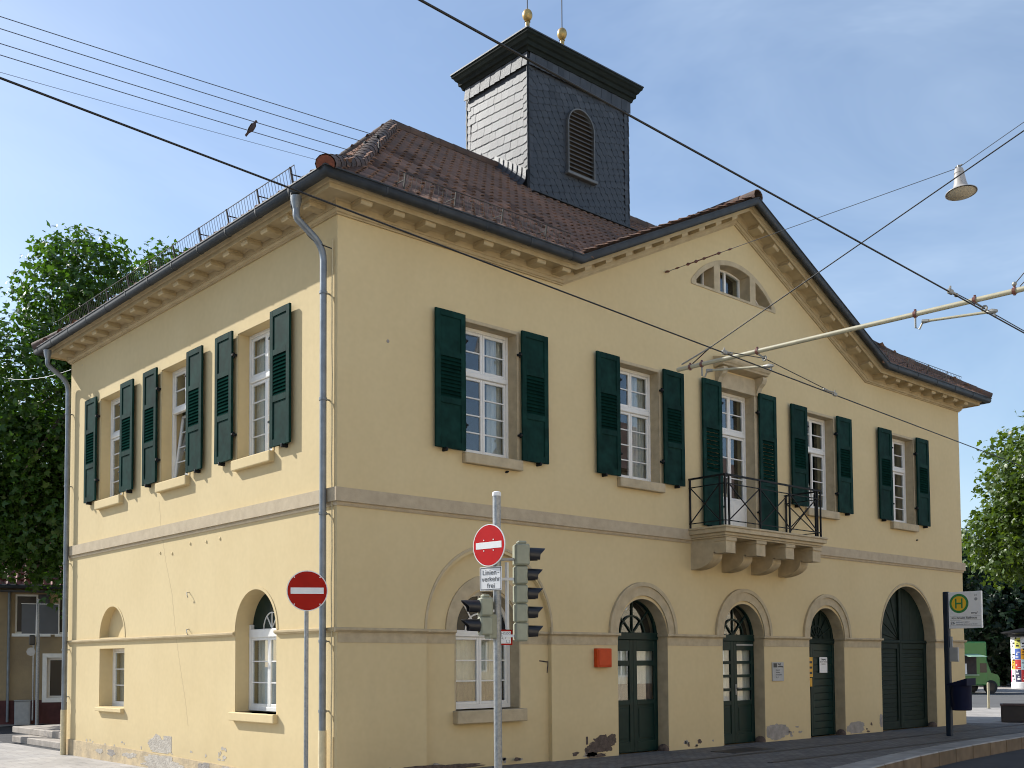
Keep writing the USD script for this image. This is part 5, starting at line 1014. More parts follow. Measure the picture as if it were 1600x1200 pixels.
def regarm(y0, wpt, k):
    S = xf('registration_arm', BO); a = V([4, y0, az(y0)])
    q = MB(); q.tube([L_(a+V([0, 0, -0.03])), L_(a+V([0, 0.0, -0.17])), L_(a+V([0, -0.05, -0.20])), L_(a+V([0, -0.09, -0.13]))], 0.012, 8); part('drop_bracket', q, M['fitting'], S, smooth=50)
    b = a+V([0, -0.09, -0.115]); e = V(wpt)+V([0, 0.02, 0.075])
    q = MB(); q.tube([L_(b), L_(b+(e-b)*0.10)], [0.028, 0.02], 10); part('insulator', q, M['fitting'], S, smooth=50)
    q = MB(); q.tube([L_(b+(e-b)*0.08), L_(e)], 0.0165, 10); part('tube', q, M['boom'], S, smooth=50)
    q = MB(); q.tube([L_(e+(b-e)*0.09), L_(e+(b-e)*0.02), L_(e-(b-e)*0.05)], [0.02, 0.034, 0.018], 10); q.tube([L_(e), L_(wpt)], 0.014, 8); part('wire_clamp', q, M['fitting'], S, smooth=50)
regarm(-3.57, on1(4.0)+V([0, 0, 0.0]), 1); regarm(-6.84, on2(4.0), 2)
for on, x0, x1, y in ((on1, 2.78, 5.9, -4.53), (on2, 2.75, 5.9, -7.58)):
    S = xf('delta_suspension', BO); mid = V([4.02, y-0.10, az(y)-0.12]); a, b = on(x0), on(x1)
    q = MB(); q.tube([L_(a+V([0, 0, 0.02])), L_(mid), L_(b+V([0, 0, 0.02]))], 0.006, 6); part('suspension_rope', q, M['wire'], S)
    q = MB(); q.tube([L_((4, y, az(y)-0.03)), L_(mid)], 0.012, 8); t = trimesh.creation.torus(0.03, 0.012, major_sections=14, minor_sections=8); q.add(np.array(t.vertices)@np.array([[0, 0, 1], [1, 0, 0], [0, 1, 0]]).T+L_(mid), t.faces); part('pulley', q, M['fitting'], S, smooth=50)
    for p, s in ((a, 1), (b, -1)):
        q = MB(); q.box(-0.045, 0.045, -0.02, 0.02, -0.02, 0.035, 0.008, np.array([[1, 0, 0, L_(p)[0]], [0, 1, 0, L_(p)[1]], [0, 0, 1, L_(p)[2]], [0, 0, 0, 1]])); q.tube([L_(p+V([0, 0, 0.02])), L_(p+V([0, 0, 0.07]))], 0.012, 6)
        d_ = (mid-p); e = p+d_*0.16; q.tube([L_(p+V([0, 0, 0.03])), L_(e)], 0.012, 6); q.tm(trimesh.creation.icosphere(1, 0.024), np.array([[1, 0, 0, L_(e)[0]], [0, 1, 0, L_(e)[1]], [0, 0, 1, L_(e)[2]], [0, 0, 0, 1]])); part('feeder_clamp', q, M['fitting'], S)
# lamp on its span wire
A_, LP_ = V([7.60, -0.02, 9.28]), V([8.0, -5.6, 9.50]); E_ = LP_+(V([8.0, -6.62, 9.85])-LP_)*6
SW_ = xf('span_wire', None, A_, label='thin span wire from the gable wall to the hanging lamp', cat='overhead wire')
q = MB(); q.tube([A_-A_, LP_-A_], 0.0055, 6); q.tube([LP_-A_, E_-A_], 0.0055, 6); part('strand', q, M['wiregrey'], SW_)
q = MB(); t = trimesh.creation.torus(0.035, 0.012, major_sections=14, minor_sections=8); q.add(np.array(t.vertices)+V([0, -0.03, 0]), t.faces); q.tube([(0, 0.02, 0), (0, -0.03, 0)], 0.016, 8); part('wall_ring', q, M['insul'], SW_)
d_ = unit(LP_-A_)
for s, r in ((0.25, 0.02), (0.50, 0.032), (0.68, 0.034), (0.86, 0.028), (1.18, 0.03), (1.42, 0.02)): q = MB(); q.tube([d_*(s-0.05), d_*s, d_*(s+0.05)], [0.008, r, 0.008], 8); part('insulator', q, M['insul'], SW_, smooth=50)
q = MB(); q.tube([d_*0.50, d_*1.2], 0.011, 6); part('turnbuckle', q, M['insul'], SW_)
HL = xf('hanging_lamp', None, LP_, label='grey enamel bell shaped street lamp hanging from a span wire against the sky', cat='street lamp')
mt = np.eye(4); ax = unit(V([0.05, 0.10, 1.0])); r_ = unit(np.cross((0, 1, 0), ax)); mt[:3, 0] = r_; mt[:3, 1] = np.cross(ax, r_); mt[:3, 2] = ax
q = MB(); q.lathe([(0.0, -0.01), (0.05, -0.012), (0.065, -0.03), (0.075, -0.08), (0.078, -0.10), (0.07, -0.105), (0.078, -0.12), (0.092, -0.25), (0.112, -0.335), (0.13, -0.36), (0.20, -0.405), (0.236, -0.425), (0.238, -0.435), (0.22, -0.43), (0.15, -0.40), (0.10, -0.36)], 28, mt); part('shade', q, M['lamp'], HL, smooth=40)
q = MB(); q.lathe([(0.212, -0.436), (0.17, -0.452), (0.10, -0.478), (0.0, -0.490)], 28, mt); part('diffuser', q, M['lampin'], HL, smooth=50)
q = MB(); q.tube([(0, 0, 0.0), (0, 0, 0.04)], 0.02, 8); q.tube([(0, 0.05, 0.02), (0, -0.06, 0.03)], 0.012, 6); part('hanger', q, M['fitting'], HL)
# telephone wires
TEL = [((2.2, 2.059, 11.03), (-4.02, 2.60, 11.03), 0.0062), ((2.2, 2.434, 11.05), (-4.02, 2.605, 10.855), 0.0062), ((2.2, 2.676, 10.95), (-4.02, 2.61, 10.64), 0.0062), ((2.2, 2.985, 10.93), (-4.02, 2.615, 10.475), 0.0062), ((2.2, 3.824, 11.2), (-4.02, 2.63, 10.23), 0.0035)]
names = ('topmost', 'second from the top', 'middle', 'fourth from the top', 'lowest and faintest')
for (a, b, r), nm in zip(TEL, names):
    a, b = V(a), V(b); w_ = wire('telephone_wire', [a, a+(b-a)*2.2], r, M['wiregrey'], sag=0.06, label=f'{nm} of five thin wires from the roof to the left', cat='wire')
    q = MB(); q.tube([(0, 0, 0.0), (0.03, 0, -0.06), (0.02, 0, -0.30)], 0.012, 6); q.tube([(-0.03, 0, -0.01), (0.03, 0, -0.005)], 0.028, 8); part('insulator_hook', q, M['iron'], w_)
a, b = V(TEL[3][0]), V(TEL[3][1]); tB = 0.33/2.2; P_ = a+(b-a)*2.2*tB-V([0, 0, 1.0])*4*0.06*tB*(1-tB)
BI = xf('bird', None, P_-V([0, 0, 0.0]), label='dark pigeon with rosy breast perched on a thin wire against the sky', cat='bird')
ax = unit(V([0.36, -0.30, 0.88]))                               # from tail to head
side = unit(np.cross(ax, V([0.6, -0.75, 0])))
import manifold3d as m3
def sph(p, r): return m3.Manifold.sphere(r, 20).translate([float(x) for x in p])
front = unit(np.cross(side, ax)); front = front if front @ V([0.75, -0.66, 0]) > 0 else -front
ctr = V([0, 0, 0.085])
J = {'tail': (ctr-ax*0.215+front*-0.025, 0.012), 'rump': (ctr-ax*0.10+front*-0.005, 0.036), 'belly': (ctr-ax*0.02+front*0.012, 0.062), 'breast': (ctr+ax*0.055+front*0.020, 0.055), 'neck': (ctr+ax*0.118+front*0.018, 0.024), 'head': (ctr+ax*0.158+front*0.026, 0.028), 'beak': (ctr+ax*0.150+front*0.072, 0.004)}
hull = lambda *k: m3.Manifold.batch_hull([sph(*J[i]) for i in k])
body = hull('rump', 'belly')+hull('belly', 'breast')+hull('breast', 'neck')+hull('neck', 'head')+hull('head', 'beak')
tl = m3.Manifold.batch_hull([sph(J['rump'][0], 0.026), sph(J['tail'][0]+side*0.028, 0.008), sph(J['tail'][0]-side*0.028, 0.008)]); body = body+tl
bm = body.refine_to_length(0.008).to_mesh(); bt = trimesh.Trimesh(bm.vert_properties[:, :3], bm.tri_verts); trimesh.smoothing.filter_taubin(bt, iterations=12)
M['bird'] = mat('pigeon_plumage', (0.028, 0.026, 0.030), 0.7, scale=9, col2=(0.060, 0.030, 0.026))
BI_S = UsdGeom.Xformable(BI).AddScaleOp().Set(Gf.Vec3f(0.8, 0.8, 0.8))
part('body', (np.array(bt.vertices), bt.faces), M['bird'], BI, smooth=True)
for s in (-1, 1):
    q = m3.Manifold.batch_hull([sph(ctr+ax*0.05+side*s*0.050, 0.018), sph(ctr-ax*0.05+side*s*0.052-front*0.01, 0.016), sph(ctr-ax*0.155+side*s*0.02-front*0.02, 0.006)]).to_mesh(); part('wing', (q.vert_properties[:, :3], q.tri_verts), M['iron'], BI, smooth=True)
    q = MB(); q.tube([ctr+side*s*0.02-V([0, 0, 0.03]), V([0, 0, 0.008])+side*s*0.02], 0.005, 6); part('leg', q, M['orange'], BI)
wire('drop_cable', [(0.0, 9.95, 8.22), (-2.2, 8.1, 7.22), (-4.4, 6.0, 6.9)], 0.006, M['signgrey'], label='pale slack cable leaving the far corner of the side wall', cat='wire') if False else None
q = [V([0.0, 9.95, 8.2])+(V([0.92, 20.5, 10.45])-V([0.0, 9.95, 8.2]))*t-V([0, 0, 1.0])*1.2*t*(1-t) for t in np.linspace(0, 1, 14)]
wire('drop_cable', q, 0.006, M['signgrey'], label='pale slack cable leaving the far upper corner of the sunny side wall', cat='wire')

# ------------------------------------------------------------------ trees
LEAF = V([[0, 0, 0], [0.30, 0.10, 0.03], [0.52, 0.42, -0.02], [0.22, 0.44, 0.05], [0.0, 1.0, -0.04], [-0.22, 0.44, 0.05], [-0.52, 0.42, -0.02], [-0.30, 0.10, 0.03]]); LEAF[:, 1] -= 0.1
LF = V([[0, 1, 3], [1, 2, 3], [0, 3, 5], [3, 4, 5], [0, 5, 7], [5, 6, 7]])
def crown(blobs, n, size, seed, droop=0.3, clump=0.27, per=15):
    r = np.random.default_rng(seed); vol = V([b[1][0]*b[1][1]*b[1][2] for b in blobs])**0.75; pick = r.choice(len(blobs), n//per, p=vol/vol.sum())
    c = V([b[0] for b in blobs])[pick]; R_ = V([b[1] for b in blobs])[pick]
    d = r.normal(size=(len(pick), 3)); d /= np.linalg.norm(d, axis=1)[:, None]
    rad = 1-np.abs(r.normal(0, 0.20, len(pick))); rad = np.where(r.random(len(pick)) < 0.22, r.random(len(pick)), rad); lump = 0.80+0.40*meshkit.fbm(d*2.3+c*0.31+seed, 3, seed)
    tip = c+d*R_*(rad*lump)[:, None]
    P = np.repeat(tip, per, 0)+np.clip(r.normal(size=(len(tip)*per, 3)), -1.7, 1.7)*clump*V([1, 1, 0.75]); dd = np.repeat(d, per, 0)
    nrm = dd*0.5+V([0, 0, 0.55])+r.normal(size=P.shape)*0.55; nrm /= np.linalg.norm(nrm, axis=1)[:, None]
    t = r.normal(size=P.shape)+V([0, 0, -droop*2]); t -= nrm*(t*nrm).sum(1)[:, None]; t /= np.linalg.norm(t, axis=1)[:, None]; s = np.cross(t, nrm)
    k = size*r.uniform(0.55, 1.25, len(P))
    v = P[:, None]+k[:, None, None]*(LEAF[None, :, 0:1]*s[:, None]+LEAF[None, :, 1:2]*t[:, None]+LEAF[None, :, 2:3]*nrm[:, None])
    f = LF[None]+(np.arange(len(P))*8)[:, None, None]
    return v.reshape(-1, 3), f.reshape(-1, 3), tip
def tree(name, base, h, blobs, n, size, m, seed, r0_, label, group=None, cat='tree', limbs=14):
    base = V(base, float); T = xf(name, None, base, label=label, cat=cat, group=group); bl = [(V(b[0])-base, b[1]) for b in blobs]; r = np.random.default_rng(seed)
    v, f, tip = crown(bl, n, size, seed); part('crown', (v, f), m, T)
    top_ = V([bl[0][0][0]*0.5, bl[0][0][1]*0.5, h*0.8]); mid = V([top_[0]*0.2+0.1, top_[1]*0.2, h*0.4])
    q = MB(); q.tube([V([0, 0, -0.1]), V([0, 0, 0.3]), mid*0.6, mid, (mid+top_)/2, top_], [r0_*1.4, r0_*1.05, r0_*0.9, r0_*0.75, r0_*0.5, r0_*0.15], 12)
    part('trunk', q, M['bark'], T, smooth=60)
    for i in range(limbs):
        t = r.uniform(0.35, 0.95); a = mid*(1-t)+top_*t; b = tip[r.integers(len(tip))]; c_ = (a+b)/2+V([0, 0, 0.4])+r.normal(0, 0.2, 3); q = MB(); q.tube([a, (a+c_)/2+r.normal(0, 0.08, 3), c_, (c_+b)/2, b], [r0_*0.4, r0_*0.32, r0_*0.22, r0_*0.12, 0.012], 7); part('limb', q, M['bark'], T, smooth=60)
tree('plane_tree', (5.0, 19.4, -0.27), 14, [((3.45, 19.4, 12.7), (1.75, 1.9, 2.2)), ((1.9, 20.3, 8.9), (3.3, 3.0, 3.2)), ((3.6, 19.2, 6.6), (3.0, 2.6, 2.6)), ((2.95, 18.2, 4.1), (0.6, 0.6, 1.0)), ((5.6, 18.8, 10.2), (2.6, 2.4, 3.0)), ((0.6, 20.6, 6.3), (2.6, 2.4, 2.2))], 46000, 0.21, M['leaf'], 5, 0.30, 'large leafy plane tree rising behind the left side of the town hall')
tree('plane_tree', (8.2, 22.6, -0.27), 15, [((7.45, 22.3, 15.0), (0.85, 0.9, 1.5)), ((8.2, 22.6, 11.8), (2.6, 2.6, 2.6))], 10000, 0.21, M['leaf'], 8, 0.24, 'small tuft of leaves showing above the left eave gutter')
tree('plane_tree', (37.8, 3.2, -0.1), 10, [((37.4, 3.8, 9.0), (3.1, 3.1, 3.0)), ((36.9, 5.5, 6.5), (2.1, 2.1, 1.7)), ((38.2, 2.2, 7.4), (3.0, 3.2, 2.6)), ((37.6, 4.4, 7.6), (2.6, 2.6, 1.6))], 34000, 0.25, M['leaf2'], 15, 0.28, 'bright yellow green plane tree at the right edge behind the town hall')
tree('shade_tree', (52.0, 17.0, -0.1), 9, [((51.0, 16.0, 6.6), (3.0, 3.0, 2.4)), ((53.0, 18.5, 4.2), (3.6, 3.6, 2.6)), ((52.0, 16.5, 4.8), (2.6, 2.6, 2.8))], 13000, 0.30, M['leaf3'], 21, 0.26, 'tree with shade painted into its dark leaves directly behind the green van')
tree('shade_tree', (70.0, 15.0, -0.1), 11, [((69.0, 14.0, 7.5), (5.0, 5.0, 4.0)), ((70.5, 12.5, 4.2), (4.6, 4.6, 2.8)), ((67, 23, 6.5), (6.0, 6.0, 4.8))], 17000, 0.32, M['leaf3'], 23, 0.28, 'tree with shade painted into its dark leaves behind the advertising column')
hv, hf, _ = crown([((70+i*2.2, 38-i*5.2, 2.4), (3.2, 3.2, 3.2)) for i in range(9)]+[((66, 20, 4.5), (5, 5, 4.5)), ((70, 28, 4.5), (5, 5, 4.5))], 46000, 0.52, 31, clump=0.45)
o = xf('hedge', None, (70, 38, -0.1), label='dense dark belt of bushes closing the far side of the square', cat='hedge'); part('foliage', (hv-V([70, 38, -0.1]), hf), M['leaf3'], o)

# ------------------------------------------------------------------ square on the right: van, column, bollards, planter
fwd = unit(V([0.38*0.82+0.925*0.57, -0.925*0.82+0.38*0.57, 0])); vy = V([-fwd[1], fwd[0], 0])
M['vangreen'] = mat('van_green_paint', (0.030, 0.20, 0.045), 0.35, var=0.12, scale=2, coat=0.3)
M['vanlight'] = mat('pale_green_flap', (0.36, 0.55, 0.42), 0.4, var=0.08, scale=3)
M['tyre'] = mat('tyre_rubber', (0.015, 0.015, 0.015), 0.8)
M['vandark'] = mat('hatch_dark', (0.03, 0.02, 0.02), 0.7, var=0.4, scale=5)
VN = UsdGeom.Xform.Define(stage, path_of(None, 'food_van')); wf = V([49.20, 12.40, -0.10]); org = wf-fwd*0.0-vy*(-1.0)*0
VN.AddTransformOp().Set(Gf.Matrix4d(*[float(x) for x in (*fwd, 0, *vy, 0, 0, 0, 1, 0, *(wf+vy*0.95), 1)])); tag(VN, 'green sales van with open hatch parked on the square', 'van')
B = lambda nm, m, *a, c=0.0, **k: part(nm, MB().box(*a, c), m, VN, **k)
mb = MB(); mb.box(-3.9, -0.08, -1.0, 1.0, 0.45, 2.76, 0.05); part('body', mb, M['vangreen'], VN)
cabp = Polygon([(-0.10, 0.40), (0.66, 0.40), (0.66, 0.82), (0.56, 1.00), (0.18, 1.10), (-0.04, 1.72), (-0.10, 1.74)]); e = trimesh.creation.extrude_polygon(cabp, 1.86, engine='earcut'); v = np.array(e.vertices); part('cab', MB().add(np.column_stack([v[:, 0], 0.93-v[:, 2], v[:, 1]]), e.faces), M['vangreen'], VN)
mb = MB(); mb.bar((0.185, 0, 1.12), (-0.03, 0, 1.72), 1.6, 0.02); part('windscreen', mb, M['lens'], VN)
for s in (-1, 1): mb = MB(); mb.box(-0.50, -0.12, s*1.0-0.008, s*1.0+0.008, 1.12, 1.62); part('side_window', mb, M['lens'], VN)
for x, s in ((0.16, -1), (0.16, 1), (-2.6, -1), (-2.6, 1)):
    wx = xf('wheel', VN); mt = np.array([[1, 0, 0, x], [0, 0, 1, s*0.86], [0, 1, 0, 0.36], [0, 0, 0, 1]], float)
    mb = MB(); mb.lathe([(0.2, -0.11), (0.33, -0.11), (0.36, -0.08), (0.36, 0.08), (0.33, 0.11), (0.2, 0.11)], 24, mt); part('tyre', mb, M['tyre'], wx, smooth=40)
    mb = MB(); mb.lathe([(0.0, -0.09), (0.2, -0.10), (0.2, 0.10), (0.0, 0.09)], 20, mt); part('rim', mb, M['visor'], wx, smooth=40)
mb = MB(); mb.box(-1.50, -0.70, -1.012, -0.99, 1.02, 2.08); part('hatch', mb, M['vandark'], VN)
mb = MB(); mb.bar((-1.10, -1.0, 2.10), (-1.10, -1.85, 1.96), 0.95, 0.03); part('hatch_flap', mb, M['vanlight'], VN)
mb = MB(); mb.box(-1.55, -0.65, -1.16, -1.0, 0.98, 1.02); part('counter', mb, M['vanlight'], VN)
mb = MB(); mb.box(-1.46, -1.26, -1.02, -1.005, 1.05, 1.6); part('price_board', mb, M['signwhite'], VN)
mb = MB(); mb.add(*place(disc(0.26, 0, 0.004, 24), np.column_stack([fwd*0+V([1, 0, 0]), V([0, 0, 1]), V([0, -1, 0])]), (-1.85, -1.002, 1.62))); part('round_emblem', mb, M['orangebox'], VN)
mb = MB(); mb.box(0.64, 0.70, -0.9, 0.9, 0.36, 0.52, 0.02); part('bumper', mb, M['tyre'], VN)
for s in (-0.68, 0.68): mb = MB(); mb.add(*place(disc(0.09, 0, 0.02, 20), np.column_stack([V([0, 1, 0]), V([0, 0, 1]), V([1, 0, 0])]), (0.662, s, 0.68))); part('headlight', mb, M['signwhite'], VN)
CO = xf('advertising_column', None, (60.7, 15.3, -0.09), label='round advertising column pasted with colourful posters under a dark cap', cat='advertising column')
mb = MB(); mb.lathe([(0.0, 0.0), (0.74, 0.0), (0.74, 0.36), (0.70, 0.38), (0.70, 3.2), (0.0, 3.2)], 32); part('drum', mb, M['signwhite'], CO, smooth=40)
mb = MB(); mb.lathe([(0.0, 3.18), (0.90, 3.2), (0.92, 3.32), (1.22, 3.42), (1.25, 3.50), (0.9, 3.56), (0.0, 3.75)], 32); part('cap', mb, M['visor'], CO, smooth=30)
PC = [(0.74, 0.74, 0.74), (0.62, 0.60, 0.12), (0.05, 0.12, 0.42), (0.74, 0.74, 0.74), (0.80, 0.36, 0.02), (0.52, 0.03, 0.03), (0.55, 0.72, 0.74), (0.03, 0.03, 0.08), (0.74, 0.2, 0.35)]
for i, c_ in enumerate(PC): M[f'poster{i}'] = mat(f'poster_{i+1}', c_, 0.6)
def cyl_patch(a0, a1, z0, z1, r): n = 8; a = np.linspace(a0, a1, n+1); v = np.vstack([np.column_stack([r*np.cos(a), r*np.sin(a), np.full(n+1, z)]) for z in (z0, z1)]); return MB().add(v, [[i, i+1, n+2+i, n+1+i] for i in range(n)])
POST = [(95, 131, (3, 6, 0, 8)), (132, 160, (0, 0, 4, 3)), (161, 190, (1, 2, 5, 7)), (191, 222, (0, 4, 6, 5)), (223, 255, (8, 1, 0, 2)), (256, 290, (5, 0, 4, 6)), (291, 330, (0, 2, 1, 8)), (331, 375, (4, 6, 0, 5)), (376, 414, (0, 1, 5, 3)), (415, 453, (2, 0, 8, 4))]
HT = ((0.42, 1.15), (1.18, 1.78), (1.81, 2.45), (2.48, 3.14))
for ci, (a0, a1, cols) in enumerate(POST):
    a0, a1 = math.radians(a0), math.radians(a1)
    for ri, ((z0, z1), c_) in enumerate(zip(HT, cols[::-1])):
        part('poster', cyl_patch(a0, a1, z0, z1, 0.704), M[f'poster{c_}'], CO); w_ = a1-a0; h_ = z1-z0; ink = M['signwhite'] if c_ in (2, 5, 7) else M['black']
        for b in range(2+(ci+ri) % 3):
            q0 = a0+w_*(0.10+0.12*((ci*3+b*5+ri) % 4)); q1 = min(a1-0.02, q0+w_*(0.25+0.13*((ci+b*2) % 4))); zz0 = z0+h_*(0.16+0.24*b); part('poster_print', cyl_patch(q0, q1, zz0, zz0+h_*(0.07+0.05*((ci+b+ri) % 3)), 0.707), ink, CO)
for i, (x, y, z) in enumerate(((29.15, 3.54, 0.0), (33.6, 3.9, -0.10))):
    BO_ = xf('bollard', None, (x, y, z), label=('pale slim bollard standing free between the litter bin and the planter', 'pale slim bollard half hidden behind the dark planter')[i], cat='bollard', group='bollards along the square')
    q = MB(); q.tube([(0, 0, 0), (0, 0, 0.86), (0, 0, 0.90), (0, 0, 0.92)], [0.042, 0.042, 0.036, 0.012], 14); part('post', q, M['boom'], BO_, smooth=40)
    q = MB(); q.tube([(0, 0, 0.0), (0, 0, 0.02)], 0.075, 14); part('foot_ring', q, M['galv'], BO_)
M['planter'] = mat('dark_brown_planter', (0.028, 0.022, 0.019), 0.7, var=0.3, scale=6); M['planter_rim'] = mat('planter_rim', (0.060, 0.032, 0.028), 0.6, var=0.3, scale=6)
M['soil'] = mat('soil', (0.04, 0.03, 0.02), 0.95)
PLN = UsdGeom.Xform.Define(stage, path_of(None, 'planter')); rd = unit(V([0.40, -0.917, 0])); bk = V([-rd[1], rd[0], 0])
PLN.AddTransformOp().Set(Gf.Matrix4d(*[float(x) for x in (*rd, 0, *bk, 0, 0, 0, 1, 0, 21.13, -0.34, 0.002, 1)])); tag(PLN, 'dark brown box planter on the pavement right of the town hall', 'planter')
for nm, a in (('side_panel', (0.03, 1.17, 0.0, 0.03, 0.02, 0.45)), ('side_panel', (0.03, 1.17, 0.77, 0.80, 0.02, 0.45)), ('side_panel', (0.0, 0.03, 0.0, 0.80, 0.02, 0.45)), ('side_panel', (1.17, 1.20, 0.0, 0.80, 0.02, 0.45))): part(nm, MB().box(*a, 0.006), M['planter'], PLN)
for a in ((-0.02, 1.22, -0.02, 0.05), (-0.02, 1.22, 0.75, 0.82), (-0.02, 0.05, 0.052, 0.748), (1.15, 1.22, 0.052, 0.748)): part('rim', MB().box(*a, 0.452, 0.49, 0.006), M['planter_rim'], PLN)
part('soil', MB().box(0.04, 1.16, 0.04, 0.76, 0.3, 0.42), M['soil'], PLN)

# ------------------------------------------------------------------ left background: old house, steps, posts
M['oldpane'] = mat('dark_old_pane', (0.018, 0.016, 0.018), 0.2, spec=0.25)
M['oldwall'] = mat('old_ochre_wall', (0.36, 0.27, 0.15), 0.92, scale=0.9, bump=0.4, bscale=20, col2=(0.24, 0.18, 0.11)); M['oldplinth'] = mat('dark_red_plinth', (0.09, 0.03, 0.028), 0.9, var=0.3, scale=4)
M['oldtile'] = mat('red_roof_tile', (0.22, 0.055, 0.035), 0.7, var=0.3, scale=2, rnd=0.3); M['greydoor'] = mat('dark_house_shutter', (0.055, 0.055, 0.06), 0.6, var=0.2, scale=6); M['panelblue'] = mat('sign_back_dark', (0.05, 0.06, 0.075), 0.5, var=0.15, scale=5)
ho = V([2.82, 23.90, -0.27]); hr = unit(V([0.683, -0.731, 0])); hr = unit(V([0.94, -0.34, 0])); hb = V([-hr[1], hr[0], 0])
HO = UsdGeom.Xform.Define(stage, path_of(None, 'old_house')); HO.AddTransformOp().Set(Gf.Matrix4d(*[float(x) for x in (*hr, 0, *hb, 0, 0, 0, 1, 0, *ho, 1)])); tag(HO, 'small ochre house with red tiled roof and dark red base in the left background', 'house')
hw_ = sbox(-8, 0.0, 9, 4.62).difference(unary_union([sbox(1.30, 0.86, 1.98, 2.20), sbox(1.62, 3.0, 2.1, 4.3), sbox(0.3, 3.0, 1.0, 4.3), sbox(-3, 1.0, -2, 2.4)]))
FH = Frame((0, 0, 0), (1, 0, 0), (0, -1, 0)); HH = 4.75
part('wall', MB().ext(hw_, FH, -0.3, 0.0), M['oldwall'], HO); part('wall', MB().box(-8, 9, 7.7, 8, 0, HH), M['oldwall'], HO)
for x in (-8, 8.7):
    g = Polygon([(0.301, 0), (7.7, 0), (7.7, HH), (4, 8.0), (0.301, HH)]); e = trimesh.creation.extrude_polygon(g, 0.3, engine='earcut'); v = np.array(e.vertices); part('gable_wall', MB().add(np.column_stack([x+v[:, 2], v[:, 0], v[:, 1]]), e.faces), M['oldwall'], HO)
part('inner_wall', MB().box(-7.5, 8.5, 1.5, 1.6, 0, 4.6), M['dark'], HO)
part('plinth', MB().ext(sbox(-8, 0, 9, 0.80), FH, 0.0, 0.03), M['oldplinth'], HO)
W1 = xf('window', HO)
for a in ((1.16, 1.30, 0.72, 2.34), (1.98, 2.12, 0.72, 2.34), (1.30, 1.98, 2.20, 2.34), (1.30, 1.98, 0.72, 0.86)): part('casing', MB().ext(sbox(a[0], a[2], a[1], a[3]), FH, -0.02, 0.035), M['white'], W1)
for a in ((1.30, 1.40, 0.86, 2.2), (1.88, 1.98, 0.86, 2.2), (1.40, 1.88, 2.12, 2.2), (1.40, 1.88, 0.86, 0.93)): part('frame', MB().ext(sbox(a[0], a[2], a[1], a[3]), FH, -0.16, -0.10), M['signwhite'], W1)
part('pane', MB().ext(sbox(1.40, 0.93, 1.88, 2.12), FH, -0.14, -0.135), M['oldpane'], W1)
for s, (a, b) in enumerate(((1.62, 2.1), (0.3, 1.0))):
    W2 = xf('window', HO); part('frame', MB().ext(sbox(a, 3.0, b, 4.3).difference(sbox(a+0.06, 3.06, b-0.06, 4.24)), FH, -0.14, -0.08), M['white'], W2); part('pane', MB().ext(sbox(a+0.05, 3.05, b-0.05, 4.25), FH, -0.12, -0.115), M['oldpane'], W2)
    part('shutter', MB().ext(sbox(b+0.01, 3.0, b+0.36, 4.3), FH, 0.01, 0.05), M['greydoor'], W2); part('surround', MB().ext(sbox(a-0.09, 2.9, b+0.40, 3.0), FH, -0.01, 0.06), M['white'], W2)
zr_ = lambda y: HH-0.20+(y+0.35)*0.80
part('roof', (V([[-8.3, -0.35, zr_(-0.35)], [9.3, -0.35, zr_(-0.35)], [9.3, 4, zr_(4)], [-8.3, 4, zr_(4)], [-8.3, 8.35, zr_(-0.35)], [9.3, 8.35, zr_(-0.35)]]), V([[0, 1, 2], [0, 2, 3], [3, 2, 5], [3, 5, 4]])), M['oldtile'], HO)
mb = MB(); tl_h = tv*V([1.15, 1.0, 1.3]); a_ = math.atan(0.80)
cnt = 0; far_t = MB()
for r in range(14):
    for j in range(64):
        x = -8.2+j*0.27; y = -0.38+r*0.27+0.30*math.cos(a_); m = np.eye(4); m[:3, 0] = (1, 0, 0); m[:3, 1] = (0, -math.cos(a_), -math.sin(a_)); m[:3, 2] = (0, -math.sin(a_), math.cos(a_)); yy = -0.35+(r+1)*0.27; m[:3, 3] = (x, yy, zr_(yy)+0.03)
        if r < 6 and 27 <= j < 44: part('roof_tile', MB().add(tl_h, tf, m), M['oldtile'], HO, smooth=50)
        else: far_t.add(tl_h, tf, m)
part('remaining_tiles', far_t, M['oldtile'], HO, smooth=50, kind='stuff')
mb = MB(); mb.tube([(-8.2, -0.42, zr_(-0.35)-0.02), (9.2, -0.42, zr_(-0.35)-0.02)], 0.07, 10); part('gutter', mb, M['gutter'], HO)
mb = MB(); mb.tube([(0.12, -0.08, 4.4), (0.12, -0.08, 0.1)], 0.045, 10); part('downpipe', mb, M['zinc'], HO)
mb = MB(); mb.box(-8.2, 9.2, -0.34, 0.0, 4.36, 4.42); part('soffit', mb, M['greydoor'], HO)
UC = UsdGeom.Xform.Define(stage, path_of(None, 'utility_cabinet')); cp = ho+hr*0.58-hb*0.28; UC.AddTransformOp().Set(Gf.Matrix4d(*[float(x) for x in (*hr, 0, *hb, 0, 0, 0, 1, 0, *cp, 1)])); tag(UC, 'grey utility cabinet against the dark red base of the old house', 'cabinet')
part('case', MB().box(-0.24, 0.24, -0.14, 0.14, 0.0, 0.78, 0.015), M['signgrey'], UC); part('roof', MB().box(-0.26, 0.26, -0.16, 0.16, 0.782, 0.82, 0.01), M['signgrey'], UC); part('door', MB().box(-0.2, 0.2, -0.152, -0.139, 0.05, 0.74, 0.004), M['signgrey'], UC)
ST = xf('steps', None, (0.45, 11.7, -0.27), label='two shallow stone steps behind the left corner of the town hall', cat='steps'); M['step'] = mat('step_stone', (0.34, 0.30, 0.26), 0.85, var=0.25, scale=3, bump=0.4, bscale=30)
